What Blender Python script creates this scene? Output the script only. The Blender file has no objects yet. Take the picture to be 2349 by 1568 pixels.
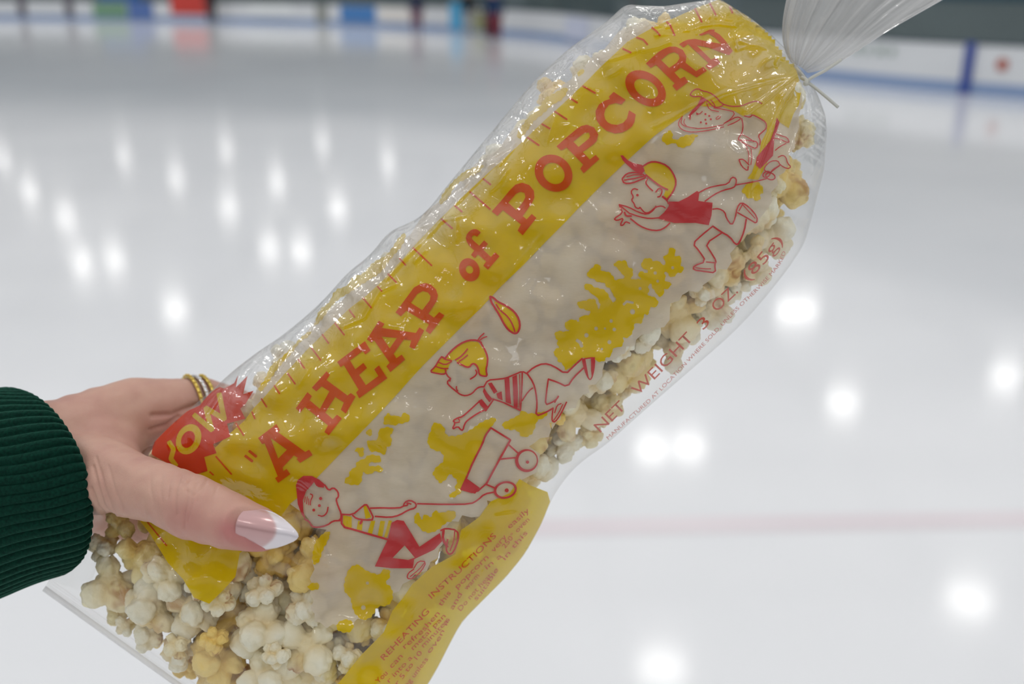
import bpy, bmesh, math, random
import numpy as np
from mathutils import Vector, Matrix, noise
from mathutils.geometry import delaunay_2d_cdt

random.seed(7); RNG = np.random.default_rng(7)
S = bpy.context.scene
COL = S.collection

# ------------------------------------------------------------------ camera
PITCH = math.radians(20.2); CAM_H = 2.5; FPX = 2349 * 35.0 / 36.0
cam_d = bpy.data.cameras.new('camera'); cam = bpy.data.objects.new('camera', cam_d); COL.objects.link(cam)
cam_d.lens = 35; cam_d.sensor_width = 36; cam_d.clip_start = 0.02; cam_d.clip_end = 400
cam.location = (0, 0, CAM_H); cam.rotation_euler = (math.pi / 2 - PITCH, 0, 0)
cam_d.dof.use_dof = True; cam_d.dof.focus_distance = 0.352; cam_d.dof.aperture_fstop = 6.8
S.camera = cam
S.view_settings.view_transform = 'Standard'; S.view_settings.look = 'None'
S.view_settings.gamma = 1; S.view_settings.use_curve_mapping = False
S.view_settings.exposure = 0.0
S.cycles.use_denoising = True
S.cycles.caustics_reflective = False; S.cycles.caustics_refractive = False
S.cycles.transparent_max_bounces = 20; S.cycles.max_bounces = 8
S.cycles.sample_clamp_indirect = 6; S.cycles.sample_clamp_direct = 0
S.cycles.use_adaptive_sampling = True; S.cycles.adaptive_threshold = 0.02

# ------------------------------------------------------------------ world: soft light of the hall
W = bpy.data.worlds.new('hall_light'); S.world = W; W.use_nodes = True
nt = W.node_tree; nt.nodes.clear()
wo = nt.nodes.new('ShaderNodeOutputWorld'); bg = nt.nodes.new('ShaderNodeBackground')
tc = nt.nodes.new('ShaderNodeTexCoord'); sp = nt.nodes.new('ShaderNodeSeparateXYZ'); cr = nt.nodes.new('ShaderNodeValToRGB')
nt.links.new(tc.outputs['Generated'], sp.inputs[0]); nt.links.new(sp.outputs['Z'], cr.inputs[0])
nt.links.new(cr.outputs[0], bg.inputs[0]); nt.links.new(bg.outputs[0], wo.inputs[0])
e = cr.color_ramp.elements
e[0].position = 0.0; e[0].color = (0.20, 0.215, 0.225, 1)
e[1].position = 1.0; e[1].color = (0.98, 0.985, 1.0, 1)
for p_, c_ in ((0.10, (0.25, 0.27, 0.285, 1)), (0.22, (0.55, 0.57, 0.59, 1)), (0.5, (0.80, 0.81, 0.83, 1))):
    q = cr.color_ramp.elements.new(p_); q.color = c_
bg.inputs[1].default_value = 0.95

# ------------------------------------------------------------------ helpers
C0 = np.array([0, 0, CAM_H]); RT = np.array([1.0, 0, 0])
FW = np.array([0, math.cos(PITCH), -math.sin(PITCH)]); UP = np.array([0, math.sin(PITCH), math.cos(PITCH)])

def P(px, py, d):
    """point at distance d along the view axis seen at photograph pixel px, py"""
    px = np.asarray(px, float); py = np.asarray(py, float); d = np.asarray(d, float)
    a = ((px - 1174.5) / FPX * d)[..., None]; b = (-(py - 784) / FPX * d)[..., None]
    return C0 + d[..., None] * FW + a * RT + b * UP

def ground(px, py):
    v = FW + (px - 1174.5) / FPX * RT - (py - 784) / FPX * UP
    return C0 + v * (CAM_H / -v[2])

def srgb(r, g, b):
    f = lambda c: (c / 255 / 12.92) if c / 255 <= .04045 else ((c / 255 + .055) / 1.055) ** 2.4
    return (f(r), f(g), f(b), 1)

def new_mat(name):
    m = bpy.data.materials.new(name); m.use_nodes = True
    m.node_tree.nodes.clear()
    return m, m.node_tree, m.node_tree.nodes.new('ShaderNodeOutputMaterial')

def principled(name, color, rough=.5, metallic=0, spec=.5, noise_amt=0, noise_scale=30, bump=0, bump_scale=200, sss=0, coat=0):
    m, t, out = new_mat(name)
    b = t.nodes.new('ShaderNodeBsdfPrincipled'); t.links.new(b.outputs[0], out.inputs[0])
    b.inputs['Base Color'].default_value = color; b.inputs['Roughness'].default_value = rough
    b.inputs['Metallic'].default_value = metallic; b.inputs['Specular IOR Level'].default_value = spec
    b.inputs['Coat Weight'].default_value = coat
    if sss:
        b.inputs['Subsurface Weight'].default_value = sss
        b.inputs['Subsurface Radius'].default_value = (1, .35, .2); b.inputs['Subsurface Scale'].default_value = .004
    g = t.nodes.new('ShaderNodeTexCoord')
    if noise_amt:
        n = t.nodes.new('ShaderNodeTexNoise'); n.inputs['Scale'].default_value = noise_scale; n.inputs['Detail'].default_value = 4
        t.links.new(g.outputs['Object'], n.inputs['Vector'])
        mx = t.nodes.new('ShaderNodeMix'); mx.data_type = 'RGBA'; mx.blend_type = 'MULTIPLY'
        mx.inputs[0].default_value = 1; mx.inputs[6].default_value = color
        r = t.nodes.new('ShaderNodeMapRange'); r.inputs[3].default_value = 1 - noise_amt; r.inputs[4].default_value = 1 + noise_amt
        t.links.new(n.outputs[0], r.inputs[0]); t.links.new(r.outputs[0], mx.inputs[7]); t.links.new(mx.outputs[2], b.inputs['Base Color'])
    if bump:
        n = t.nodes.new('ShaderNodeTexNoise'); n.inputs['Scale'].default_value = bump_scale; n.inputs['Detail'].default_value = 3
        t.links.new(g.outputs['Object'], n.inputs['Vector'])
        bp = t.nodes.new('ShaderNodeBump'); bp.inputs['Strength'].default_value = 1; bp.inputs['Distance'].default_value = bump
        t.links.new(n.outputs[0], bp.inputs['Height']); t.links.new(bp.outputs[0], b.inputs['Normal'])
    return m

def mesh_obj(name, verts, faces, mat=None, parent=None, smooth=True, attrs=None):
    me = bpy.data.meshes.new(name)
    me.from_pydata([tuple(v) for v in verts], [], [tuple(int(i) for i in f) for f in faces])
    if attrs:
        for k, v in attrs.items():
            a = me.attributes.new(k, 'FLOAT', 'POINT'); a.data.foreach_set('value', np.asarray(v, dtype=np.float32))
    if smooth: me.polygons.foreach_set('use_smooth', [True] * len(me.polygons))
    me.update()
    o = bpy.data.objects.new(name, me); COL.objects.link(o)
    if mat: me.materials.append(mat)
    if parent is not None: o.parent = parent
    return o

def tag(o, label=None, cat=None, group=None, kind=None):
    if label: o['label'] = label
    if cat: o['category'] = cat
    if group: o['group'] = group
    if kind: o['kind'] = kind
    return o

def empty(name, loc=(0, 0, 0)):
    o = bpy.data.objects.new(name, None); COL.objects.link(o); o.location = loc; o.empty_display_size = .02
    return o

def keep(o, parent):
    """parent while the world position stays (parents here are unrotated empties)"""
    o.parent = parent; o.matrix_parent_inverse = Matrix.Translation(-Vector(parent.location))
    return o

def bm_obj(name, bm, mat, parent=None, smooth=False):
    me = bpy.data.meshes.new(name); bm.to_mesh(me); bm.free()
    me.materials.append(mat)
    if smooth: me.polygons.foreach_set('use_smooth', [True] * len(me.polygons))
    o = bpy.data.objects.new(name, me); COL.objects.link(o)
    if parent is not None: o.parent = parent
    return o

def bm_box(bm, c, s, rz=0):
    m = Matrix.Translation(Vector(c)) @ Matrix.Rotation(rz, 4, 'Z') @ Matrix.Diagonal((s[0], s[1], s[2], 1))
    bmesh.ops.create_cube(bm, size=1, matrix=m)

def bm_cyl(bm, c, r1, r2, h, seg=24):
    bmesh.ops.create_cone(bm, cap_ends=True, segments=seg, radius1=r1, radius2=r2, depth=h, matrix=Matrix.Translation(Vector(c)))

def tube_mesh(pts, rad, seg=10):
    pts = [np.array(p, float) for p in pts]; n = len(pts)
    rad = [rad] * n if np.isscalar(rad) else rad
    V, F = [], []; prev = None
    for i, p in enumerate(pts):
        tdir = pts[min(i + 1, n - 1)] - pts[max(i - 1, 0)]; tdir /= np.linalg.norm(tdir)
        if prev is None:
            a = np.cross(tdir, [0, 0, 1.0]);
            if np.linalg.norm(a) < .1: a = np.cross(tdir, [1.0, 0, 0])
        else: a = prev - tdir * np.dot(prev, tdir)
        a /= np.linalg.norm(a); prev = a; b = np.cross(tdir, a)
        for k in range(seg):
            t = 2 * math.pi * k / seg; V.append(p + rad[i] * (a * math.cos(t) + b * math.sin(t)))
    for i in range(n - 1):
        for k in range(seg):
            F.append((i * seg + k, i * seg + (k + 1) % seg, (i + 1) * seg + (k + 1) % seg, (i + 1) * seg + k))
    F.append(tuple(range(seg))[::-1]); F.append(tuple((n - 1) * seg + k for k in range(seg)))
    return V, F

def catmull(pts, n=12):
    pts = [np.array(p, float) for p in pts]
    out = []
    for i in range(len(pts) - 1):
        p0 = pts[max(i - 1, 0)]; p1 = pts[i]; p2 = pts[i + 1]; p3 = pts[min(i + 2, len(pts) - 1)]
        for k in range(n):
            t = k / n
            out.append(.5 * ((2 * p1) + (-p0 + p2) * t + (2 * p0 - 5 * p1 + 4 * p2 - p3) * t * t + (-p0 + 3 * p1 - 3 * p2 + p3) * t ** 3))
    out.append(pts[-1]); return np.array(out)

# ------------------------------------------------------------------ the ice
m_ice, t, out = new_mat('ice')
b = t.nodes.new('ShaderNodeBsdfPrincipled'); t.links.new(b.outputs[0], out.inputs[0])
b.inputs['IOR'].default_value = 1.31; b.inputs['Roughness'].default_value = .15
g = t.nodes.new('ShaderNodeTexCoord')
n1 = t.nodes.new('ShaderNodeTexNoise'); n1.inputs['Scale'].default_value = .22; n1.inputs['Detail'].default_value = 5
cr = t.nodes.new('ShaderNodeValToRGB'); cr.color_ramp.elements[0].position = .3; cr.color_ramp.elements[1].position = .7
cr.color_ramp.elements[0].color = (.77, .78, .795, 1); cr.color_ramp.elements[1].color = (.885, .887, .895, 1)
t.links.new(g.outputs['Object'], n1.inputs['Vector']); t.links.new(n1.outputs[0], cr.inputs[0]); t.links.new(cr.outputs[0], b.inputs['Base Color'])
n2 = t.nodes.new('ShaderNodeTexNoise'); n2.inputs['Scale'].default_value = .8; n2.inputs['Detail'].default_value = 6
mr = t.nodes.new('ShaderNodeMapRange'); mr.inputs[3].default_value = .085; mr.inputs[4].default_value = .125
t.links.new(g.outputs['Object'], n2.inputs['Vector']); t.links.new(n2.outputs[0], mr.inputs[0]); t.links.new(mr.outputs[0], b.inputs['Roughness'])
n3 = t.nodes.new('ShaderNodeTexNoise'); n3.inputs['Scale'].default_value = 25; n3.inputs['Detail'].default_value = 3
bp = t.nodes.new('ShaderNodeBump'); bp.inputs['Strength'].default_value = .1; bp.inputs['Distance'].default_value = .0004
t.links.new(g.outputs['Object'], n3.inputs['Vector']); t.links.new(n3.outputs[0], bp.inputs['Height']); t.links.new(bp.outputs[0], b.inputs['Normal'])
floor = mesh_obj('floor', [(-60, -8, 0), (45, -8, 0), (45, 75, 0), (-60, 75, 0)], [(0, 1, 2, 3)], m_ice, smooth=False)
tag(floor, 'white skating ice with soft reflections of the lamps', kind='structure')

# ------------------------------------------------------------------ boards round the rink
BASE = catmull([(26, 10), (18, 15.2), (11.7, 21.3), (8.0, 26.0), (4.3, 34.5), (1.5, 43.5), (-3.2, 50), (-11, 56.5), (-22, 61), (-36, 64.5), (-55, 66)], 16)
def wall_strip(name, off, z0, z1, th, mat, sl=None):
    pts = BASE if sl is None else BASE[sl]
    tan = np.gradient(pts, axis=0); tan /= np.linalg.norm(tan, axis=1)[:, None]
    nrm = np.stack([-tan[:, 1], tan[:, 0]], 1)       # towards the rink
    cen = np.array([-10, 15.0])
    if np.dot(nrm[0], cen - pts[0]) < 0: nrm = -nrm
    A = pts + nrm * off; B = pts + nrm * (off - th)
    V, F = [], []
    for a, b_ in zip(A, B): V += [(a[0], a[1], z0), (a[0], a[1], z1), (b_[0], b_[1], z1), (b_[0], b_[1], z0)]
    for i in range(len(pts) - 1):
        for k in range(4): F.append((i * 4 + k, i * 4 + (k + 1) % 4, i * 4 + 4 + (k + 1) % 4, i * 4 + 4 + k))
    F += [(0, 1, 2, 3), tuple(4 * (len(pts) - 1) + k for k in (3, 2, 1, 0))]
    return mesh_obj(name, V, F, mat, smooth=False)
m_board = principled('white_board', srgb(222, 224, 226), .35, noise_amt=.04, noise_scale=.6)
m_kick = principled('blue_kickplate', srgb(138, 160, 196), .4)
m_rail = principled('rail', srgb(60, 74, 84), .5)
m_stand = principled('stand_wall', srgb(112, 121, 122), .8, noise_amt=.25, noise_scale=.25)
m_teal = principled('teal_band', srgb(28, 74, 92), .6)
tag(wall_strip('wall_far', 0, 0, 1.07, .12, m_board, slice(70, None)), 'white rink boards along the far end', kind='structure')
tag(wall_strip('wall_right', 0, 0, 1.07, .12, m_board, slice(0, 71)), 'white rink boards on the right', kind='structure')
tag(wall_strip('trim_1', .015, 0, .27, .02, m_kick), 'pale blue kick plate along the foot of the boards', kind='structure')
tag(wall_strip('trim_2', .03, 1.07, 1.12, .18, m_rail), 'dark cap rail on the boards', kind='structure')
tag(wall_strip('wall_back', -3.0, 0, 1.9, .3, m_stand), 'grey stand wall behind the boards', kind='structure')
tag(wall_strip('trim_3', -3.0, 1.9, 5.5, .35, m_teal), 'dark teal band above the stand wall', kind='structure')
# glass above the boards
m_glass, t, out = new_mat('shield_glass')
tr = t.nodes.new('ShaderNodeBsdfTransparent'); tr.inputs[0].default_value = (.86, .9, .9, 1)
gl = t.nodes.new('ShaderNodeBsdfGlossy'); gl.inputs['Roughness'].default_value = .05
mx = t.nodes.new('ShaderNodeMixShader'); mx.inputs[0].default_value = .06
t.links.new(tr.outputs[0], mx.inputs[1]); t.links.new(gl.outputs[0], mx.inputs[2]); t.links.new(mx.outputs[0], out.inputs[0])
tag(wall_strip('window_1', -.05, 1.12, 2.9, .015, m_glass), 'clear shield glass above the boards', kind='structure')

def curve_at(px):
    """rink-board point seen at photograph column px"""
    best = None
    for i in range(len(BASE) - 1):
        a, b_ = BASE[i], BASE[i + 1]
        def colpx(p):
            v = np.array([p[0], p[1], .5]) - C0
            return 1174.5 + FPX * v[0] / np.dot(v, FW)
        ca, cb = colpx(a), colpx(b_)
        if (ca - px) * (cb - px) <= 0 and ca != cb:
            f = (px - ca) / (cb - ca); return a + (b_ - a) * f, (b_ - a) / np.linalg.norm(b_ - a)
    return BASE[0], np.array([1.0, 0])
def panel(name, px0, px1, z0, z1, color, label, cat, group=None, off=.03, rough=.5):
    a, ta = curve_at(px0); b_, tb = curve_at(px1)
    d = (b_ - a) / np.linalg.norm(b_ - a); n = np.array([-d[1], d[0]])
    if np.dot(n, np.array([0, 10.0]) - a) < 0: n = -n
    A = a + n * (off + .03); B = b_ + n * (off + .03); A2 = a + n * .016; B2 = b_ + n * .016
    V = [(A[0], A[1], z0), (B[0], B[1], z0), (B[0], B[1], z1), (A[0], A[1], z1), (A2[0], A2[1], z0), (B2[0], B2[1], z0), (B2[0], B2[1], z1), (A2[0], A2[1], z1)]
    F = [(0, 1, 2, 3), (4, 7, 6, 5), (0, 4, 5, 1), (1, 5, 6, 2), (2, 6, 7, 3), (3, 7, 4, 0)]
    o = mesh_obj(name, V, F, principled(name + '_paint', color, rough), smooth=False)
    return tag(o, label, cat, group)
panel('advertising_board', 394, 484, .42, 1.55, srgb(205, 62, 52), 'red advertising board at the far end of the rink', 'sign')
panel('advertising_board', 215, 292, .18, 1.0, srgb(118, 158, 128), 'pale green advertising board at the far left', 'sign')
panel('advertising_board', 296, 352, .12, 1.05, srgb(88, 118, 178), 'small blue advertising board right of the green one', 'sign')
panel('advertising_board', 230, 326, 1.08, 1.7, srgb(20, 88, 150), 'deep blue banner above the green board at the far left', 'sign')
panel('advertising_board', 782, 862, .22, 1.02, srgb(70, 128, 190), 'mid blue advertising board in the middle of the far end', 'sign')
panel('advertising_board', 1034, 1068, .1, 1.3, srgb(70, 165, 210), 'narrow cyan board between two dark figures', 'sign')
panel('advertising_board', 575, 672, .52, 1.0, srgb(235, 238, 238), 'bright white advertising board right of the red one', 'sign')
panel('advertising_board', 726, 752, .1, 1.05, srgb(150, 152, 146), 'narrow grey board left of the mid blue one', 'sign')
panel('advertising_board', 875, 975, .3, .98, srgb(226, 222, 216), 'cream white advertising board right of the mid blue one', 'sign')
panel('advertising_board', 1080, 1112, .1, .95, srgb(150, 152, 110), 'narrow olive board right of the cyan one', 'sign')
panel('advertising_board', 1300, 1352, .15, .95, srgb(205, 210, 228), 'pale lilac board beside the plastic bag edge', 'sign')
pst = panel('board_post', 2210, 2232, .0, 1.12, srgb(48, 72, 150), 'dark blue upright stripe on the right boards', 'post', off=.05)
# round rust mark on the right boards
a, ta = curve_at(2297); n = np.array([-ta[1], ta[0]]);
if np.dot(n, np.array([0, 10.0]) - a) < 0: n = -n
bm = bmesh.new(); bm_cyl(bm, (0, 0, 0), .125, .125, .02, 28)
rb = bm_obj('round_sign', bm, principled('rust_paint', srgb(176, 78, 52), .5))
rb.rotation_euler = (math.pi / 2, 0, math.atan2(n[1], n[0]) + math.pi / 2); rb.location = (a[0] + n[0] * .03, a[1] + n[1] * .03, .68)
tag(rb, 'round rust red emblem on the white boards at far right', 'sign')
for px_, w_ in ((1958, 14), (1985, 9), (2010, 16), (2040, 10)):
    panel('board_lettering', px_, px_ + w_, .72, .9, srgb(165, 178, 170), 'faint grey green lettering block on the right boards', 'lettering', 'faint lettering on the right boards', off=.02)
for px_ in (52, 160):
    panel('gate_post', px_ - 9, px_ + 9, .2, 1.6, srgb(105, 100, 108), 'dark upright gate post at the far left boards', 'post', 'gate posts at the far left')

# painted line in the ice
m_line = principled('line_paint', srgb(230, 221, 224), .3, noise_amt=.05, noise_scale=2)
q0 = ground(1100, 1212); q1 = ground(2600, 1186)
d = (q1 - q0)[:2]; d /= np.linalg.norm(d); n = np.array([-d[1], d[0]]) * .08
bm = bmesh.new()
vs = [bm.verts.new((p[0], p[1], .0025)) for p in ((q0[0] - n[0] - 20 * d[0], q0[1] - n[1] - 20 * d[1]), (q1[0] - n[0] + 3 * d[0], q1[1] - n[1] + 3 * d[1]), (q1[0] + n[0] + 3 * d[0], q1[1] + n[1] + 3 * d[1]), (q0[0] + n[0] - 20 * d[0], q0[1] + n[1] - 20 * d[1]))]
bm.faces.new(vs); tag(bm_obj('goal_line', bm, m_line), 'faint pink line painted across the ice', 'line')

# ------------------------------------------------------------------ far people
def capsules(chains):
    bm = bmesh.new()
    for ch in chains:
        for (a, ra), (b_, rb_) in zip(ch[:-1], ch[1:]):
            a = Vector(a); b_ = Vector(b_); L = (b_ - a).length; k = max(2, int(L / (min(ra, rb_) * .5)))
            for i in range(k + 1):
                f = i / k; bmesh.ops.create_icosphere(bm, subdivisions=2, radius=ra + (rb_ - ra) * f, matrix=Matrix.Translation(a.lerp(b_, f)))
    return bm
def remeshed(name, bm, mat, voxel, smooth_it, parent=None, subsurf=0):
    me = bpy.data.meshes.new(name + '_raw'); bm.to_mesh(me); bm.free()
    o = bpy.data.objects.new(name + '_raw', me); COL.objects.link(o)
    r = o.modifiers.new('r', 'REMESH'); r.mode = 'VOXEL'; r.voxel_size = voxel; r.use_smooth_shade = True
    s_ = o.modifiers.new('s', 'SMOOTH'); s_.iterations = smooth_it; s_.factor = .6
    if subsurf: u = o.modifiers.new('u', 'SUBSURF'); u.levels = subsurf; u.render_levels = subsurf
    dg = bpy.context.evaluated_depsgraph_get(); ev = o.evaluated_get(dg)
    me2 = bpy.data.meshes.new_from_object(ev); me2.name = name
    bpy.data.objects.remove(o); bpy.data.meshes.remove(me)
    me2.materials.clear(); me2.materials.append(mat)
    me2.polygons.foreach_set('use_smooth', [True] * len(me2.polygons))
    o2 = bpy.data.objects.new(name, me2); COL.objects.link(o2)
    if parent is not None: o2.parent = parent
    return o2
m_skinfar = principled('far_skin', srgb(190, 150, 130), .6); m_hair = principled('far_hair', srgb(50, 38, 32), .7)
def far_person(px, off, top, legs, label, turn=0, sc=1.12):
    a, ta = curve_at(px); n = np.array([-ta[1], ta[0]])
    if np.dot(n, np.array([0, 10.0]) - a) < 0: n = -n
    p = a + n * off
    r = empty('person', (p[0], p[1], 0)); r.rotation_euler = (0, 0, turn); r.scale = (sc, sc, sc)
    tag(r, label, 'person')
    body = remeshed('body', capsules([[((0, 0, 1.38), .07), ((0, 0, 1.48), .055)], [((0, -.01, 1.56), .085), ((0, 0, 1.63), .095)],
        [((.28, -.08, .84), .035), ((.28, -.12, .76), .03)], [((-.28, -.08, .84), .035), ((-.28, -.12, .76), .03)], [((0, 0, 1.0), .1), ((0, 0, 1.35), .1)]]), m_skinfar, .02, 2, r)
    remeshed('jacket', capsules([[((0, 0, .95), .17), ((0, 0, 1.2), .17), ((0, 0, 1.36), .14)], [((-.08, 0, 1.38), .1), ((.08, 0, 1.38), .1)],
        [((.19, 0, 1.38), .075), ((.27, .01, 1.12), .06), ((.28, -.08, .88), .05)], [((-.19, 0, 1.38), .075), ((-.27, .01, 1.12), .06), ((-.28, -.08, .88), .05)]]), principled('jacket', top, .8), .02, 3, r)
    remeshed('trousers', capsules([[((0, 0, .92), .15), ((.10, 0, .82), .14), ((.13, -.02, .5), .12), ((.14, 0, .12), .09)], [((0, 0, .92), .15), ((-.10, 0, .82), .14), ((-.13, -.02, .5), .12), ((-.14, 0, .12), .09)]]), principled('trousers', legs, .8), .02, 3, r)
    for sx in (-1, 1): remeshed('skate', capsules([[((.12 * sx, .04, .07), .055), ((.12 * sx, -.12, .06), .045)]]), m_hair, .012, 2, r)
    remeshed('hair', capsules([[((0, .03, 1.64), .1), ((0, .01, 1.69), .085)]]), m_hair, .015, 2, r)
far_person(1008, 1.4, srgb(28, 36, 70), srgb(120, 85, 105), 'distant skater in a navy top and mauve trousers by the boards')
far_person(1132, 1.4, srgb(25, 24, 28), srgb(160, 162, 162), 'distant skater in black with grey trousers by the boards')
far_person(1208, 1.8, srgb(14, 44, 62), srgb(62, 40, 50), 'distant skater in a dark teal jacket and dark trousers')
far_person(1243, 2.2, srgb(20, 50, 92), srgb(118, 44, 58), 'distant skater in a blue jacket and maroon trousers')
far_person(506, .8, srgb(26, 26, 30), srgb(60, 60, 66), 'distant figure in black standing right of the red board')

# ------------------------------------------------------------------ ceiling lamps (the ice mirrors their glow; unseen extras are added for the bag)
HL = 8.5
m_lamp, t, out = new_mat('lamp_glow')
em = t.nodes.new('ShaderNodeEmission'); em.inputs[0].default_value = (1, .985, .95, 1); em.inputs[1].default_value = 17; t.links.new(em.outputs[0], out.inputs[0])
m_house = principled('lamp_housing', srgb(90, 94, 98), .4, metallic=.6)
lamp_proto = empty('ceiling_lamp')
bm = bmesh.new(); bm_cyl(bm, (0, 0, .19), .45, .16, .34, 28); bm_cyl(bm, (0, 0, .45), .1, .1, .2, 16); bm_obj('housing', bm, m_house, lamp_proto, True)
bm = bmesh.new(); bm_cyl(bm, (0, 0, .005), .42, .42, .02, 28); bm_obj('lens', bm, m_lamp, lamp_proto)
bm = bmesh.new(); bm_cyl(bm, (0, 0, .85), .015, .015, .62, 8); bm_obj('rod', bm, m_house, lamp_proto)
spots = [(405, 410), (520, 345), (635, 420), (775, 480), (890, 375), (150, 500), (68, 440), (190, 605), (262, 595), (618, 570), (690, 575), (402, 712),
         (1808, 715), (1850, 712), (1932, 925), (2305, 865), (1495, 1030), (1580, 1025), (2222, 1375), (1518, 1530), (740, 330), (285, 360), (8, 370), (525, 480)]
k = (CAM_H + HL) / CAM_H
locs = [(ground(x, y)[0] * k, ground(x, y)[1] * k) for x, y in spots]
locs += [(-5, 2.5), (0.5, 3.5), (5, 1.5), (-3, -3), (3, -4), (-8, 7), (-9, -2), (8, -2)]  # unseen extra lamps, added overhead and behind the camera to light the bag
first = True
for (x, y) in locs:
    if first: o = lamp_proto; first = False
    else:
        o = lamp_proto.copy(); COL.objects.link(o)
        for ch in list(lamp_proto.children):
            c = ch.copy(); COL.objects.link(c); c.parent = o
    o.location = (x, y, HL)
    tag(o, 'round arena ceiling lamp, mirrored as a soft white spot in the ice or added unseen to light the bag', 'lamp', 'ceiling lamps mirrored in the ice')
bm = bmesh.new()
for y in range(-6, 66, 6): bm_box(bm, (-6, y, 9.75), (70, .12, .25))
for x in range(-40, 30, 7): bm_box(bm, (x, 30, 9.5), (.12, 76, .22))
tag(bm_obj('ceiling', bm, m_rail), 'steel beams of the hall roof', kind='structure')

# =================================================================== the popcorn bag
DEP = 0.385
LP = [[(1822, 150), (1808, 118), (1765, 75), (1720, 40)], [(1720, 40), (1650, -3), (1600, 3)], [(1600, 3), (1520, 15), (1435, 10)], [(1435, 10), (1385, 55), (1300, 115)],
      [(1300, 115), (1225, 185), (1150, 275), (1080, 360), (1030, 420)], [(1030, 420), (975, 490), (940, 512), (893, 528), (850, 585), (800, 622)],
      [(800, 622), (740, 690), (690, 735), (640, 775), (600, 800)], [(600, 800), (540, 845), (480, 900), (400, 965)], [(400, 965), (345, 1020), (290, 1085), (215, 1190), (150, 1275), (115, 1325)], [(115, 1325), (105, 1343)]]
RP = [[(1838, 172), (1862, 190), (1878, 222)], [(1878, 222), (1893, 262), (1897, 300)], [(1897, 300), (1890, 390)], [(1890, 390), (1862, 500), (1845, 560), (1805, 620)],
      [(1805, 620), (1745, 695), (1690, 755), (1640, 800), (1530, 895)], [(1530, 895), (1440, 975), (1390, 1020), (1330, 1060), (1290, 1105)],
      [(1290, 1105), (1262, 1150), (1246, 1195), (1205, 1270), (1160, 1325)], [(1160, 1325), (1110, 1375), (1060, 1425), (1038, 1465), (1000, 1540)], [(1000, 1540), (950, 1620), (890, 1730), (830, 1840)], [(830, 1840), (822, 1858)]]
def sample_parts(parts, per=24):
    out = []
    for pl in parts:
        pl = np.array(pl, float); L = np.r_[0, np.cumsum(np.linalg.norm(np.diff(pl, axis=0), axis=1))]
        s_ = np.linspace(0, L[-1], per, endpoint=False)
        out.append(np.stack([np.interp(s_, L, pl[:, 0]), np.interp(s_, L, pl[:, 1])], 1))
    out.append(np.array([parts[-1][-1]], float)); return np.vstack(out)
def sm(a, n):
    k_ = np.ones(n) / n; p_ = np.pad(a, ((n // 2, n // 2), (0, 0)), 'edge')
    r = np.stack([np.convolve(p_[:, i], k_, 'valid') for i in (0, 1)], 1); r[0] = a[0]; r[-1] = a[-1]; return r
LK = sm(sample_parts(LP), 5); RK = sm(sample_parts(RP), 5); NK = len(LK)
# distance along the bag, in pixels of the midline
MID = (LK + RK) / 2; ARC = np.r_[0, np.cumsum(np.linalg.norm(np.diff(MID, axis=0), axis=1))]
HW = np.linalg.norm(RK - LK, axis=1) / 2
HK = np.minimum(.034, HW * DEP / FPX * .62)
q = np.clip((ARC - (ARC[-1] - 150)) / 150, 0, 1); HK = HK * np.sqrt(np.maximum(1 - q ** 2, 0)) + .0006
HK = np.convolve(np.pad(HK, 4, 'edge'), np.ones(9) / 9, 'valid')

def ktau(px, py):
    px = np.asarray(px, float).ravel(); py = np.asarray(py, float).ravel(); out_k = np.zeros(len(px)); out_t = np.zeros(len(px)); ins = np.zeros(len(px), bool)
    D = RK - LK
    for c in range(0, len(px), 20000):
        x = px[c:c + 20000, None]; y = py[c:c + 20000, None]
        s_ = D[None, :, 0] * (y - LK[None, :, 1]) - D[None, :, 1] * (x - LK[None, :, 0])
        s_ = s_ / np.linalg.norm(D, axis=1)[None]
        pos = s_ > 0          # point lies further down the bag than ring k
        idx = np.argmin(pos, axis=1) - 1       # last leading True
        ok = (idx >= 0) & ~pos.all(axis=1)
        idx = np.clip(np.where(pos.all(axis=1), NK - 2, idx), 0, NK - 2)
        r = np.arange(len(idx)); a_ = s_[r, idx]; b_ = s_[r, idx + 1]
        f = np.clip(a_ / np.where(abs(a_ - b_) < 1e-9, 1, a_ - b_), 0, 1)
        L = LK[idx] * (1 - f[:, None]) + LK[idx + 1] * f[:, None]; R = RK[idx] * (1 - f[:, None]) + RK[idx + 1] * f[:, None]
        d_ = R - L; p_ = np.stack([x[:, 0], y[:, 0]], 1) - L
        tau = 2 * (p_ * d_).sum(1) / (d_ ** 2).sum(1) - 1
        out_k[c:c + 20000] = idx + f; out_t[c:c + 20000] = tau; ins[c:c + 20000] = ok & (abs(tau) < 1)
    return out_k, out_t, ins

def seg_dist(px, py, pl):
    best = np.full(px.shape, 1e9)
    for (x0, y0), (x1, y1) in zip(pl[:-1], pl[1:]):
        dx, dy = x1 - x0, y1 - y0; t_ = np.clip(((px - x0) * dx + (py - y0) * dy) / (dx * dx + dy * dy), 0, 1)
        best = np.minimum(best, np.hypot(px - x0 - t_ * dx, py - y0 - t_ * dy))
    return best
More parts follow.
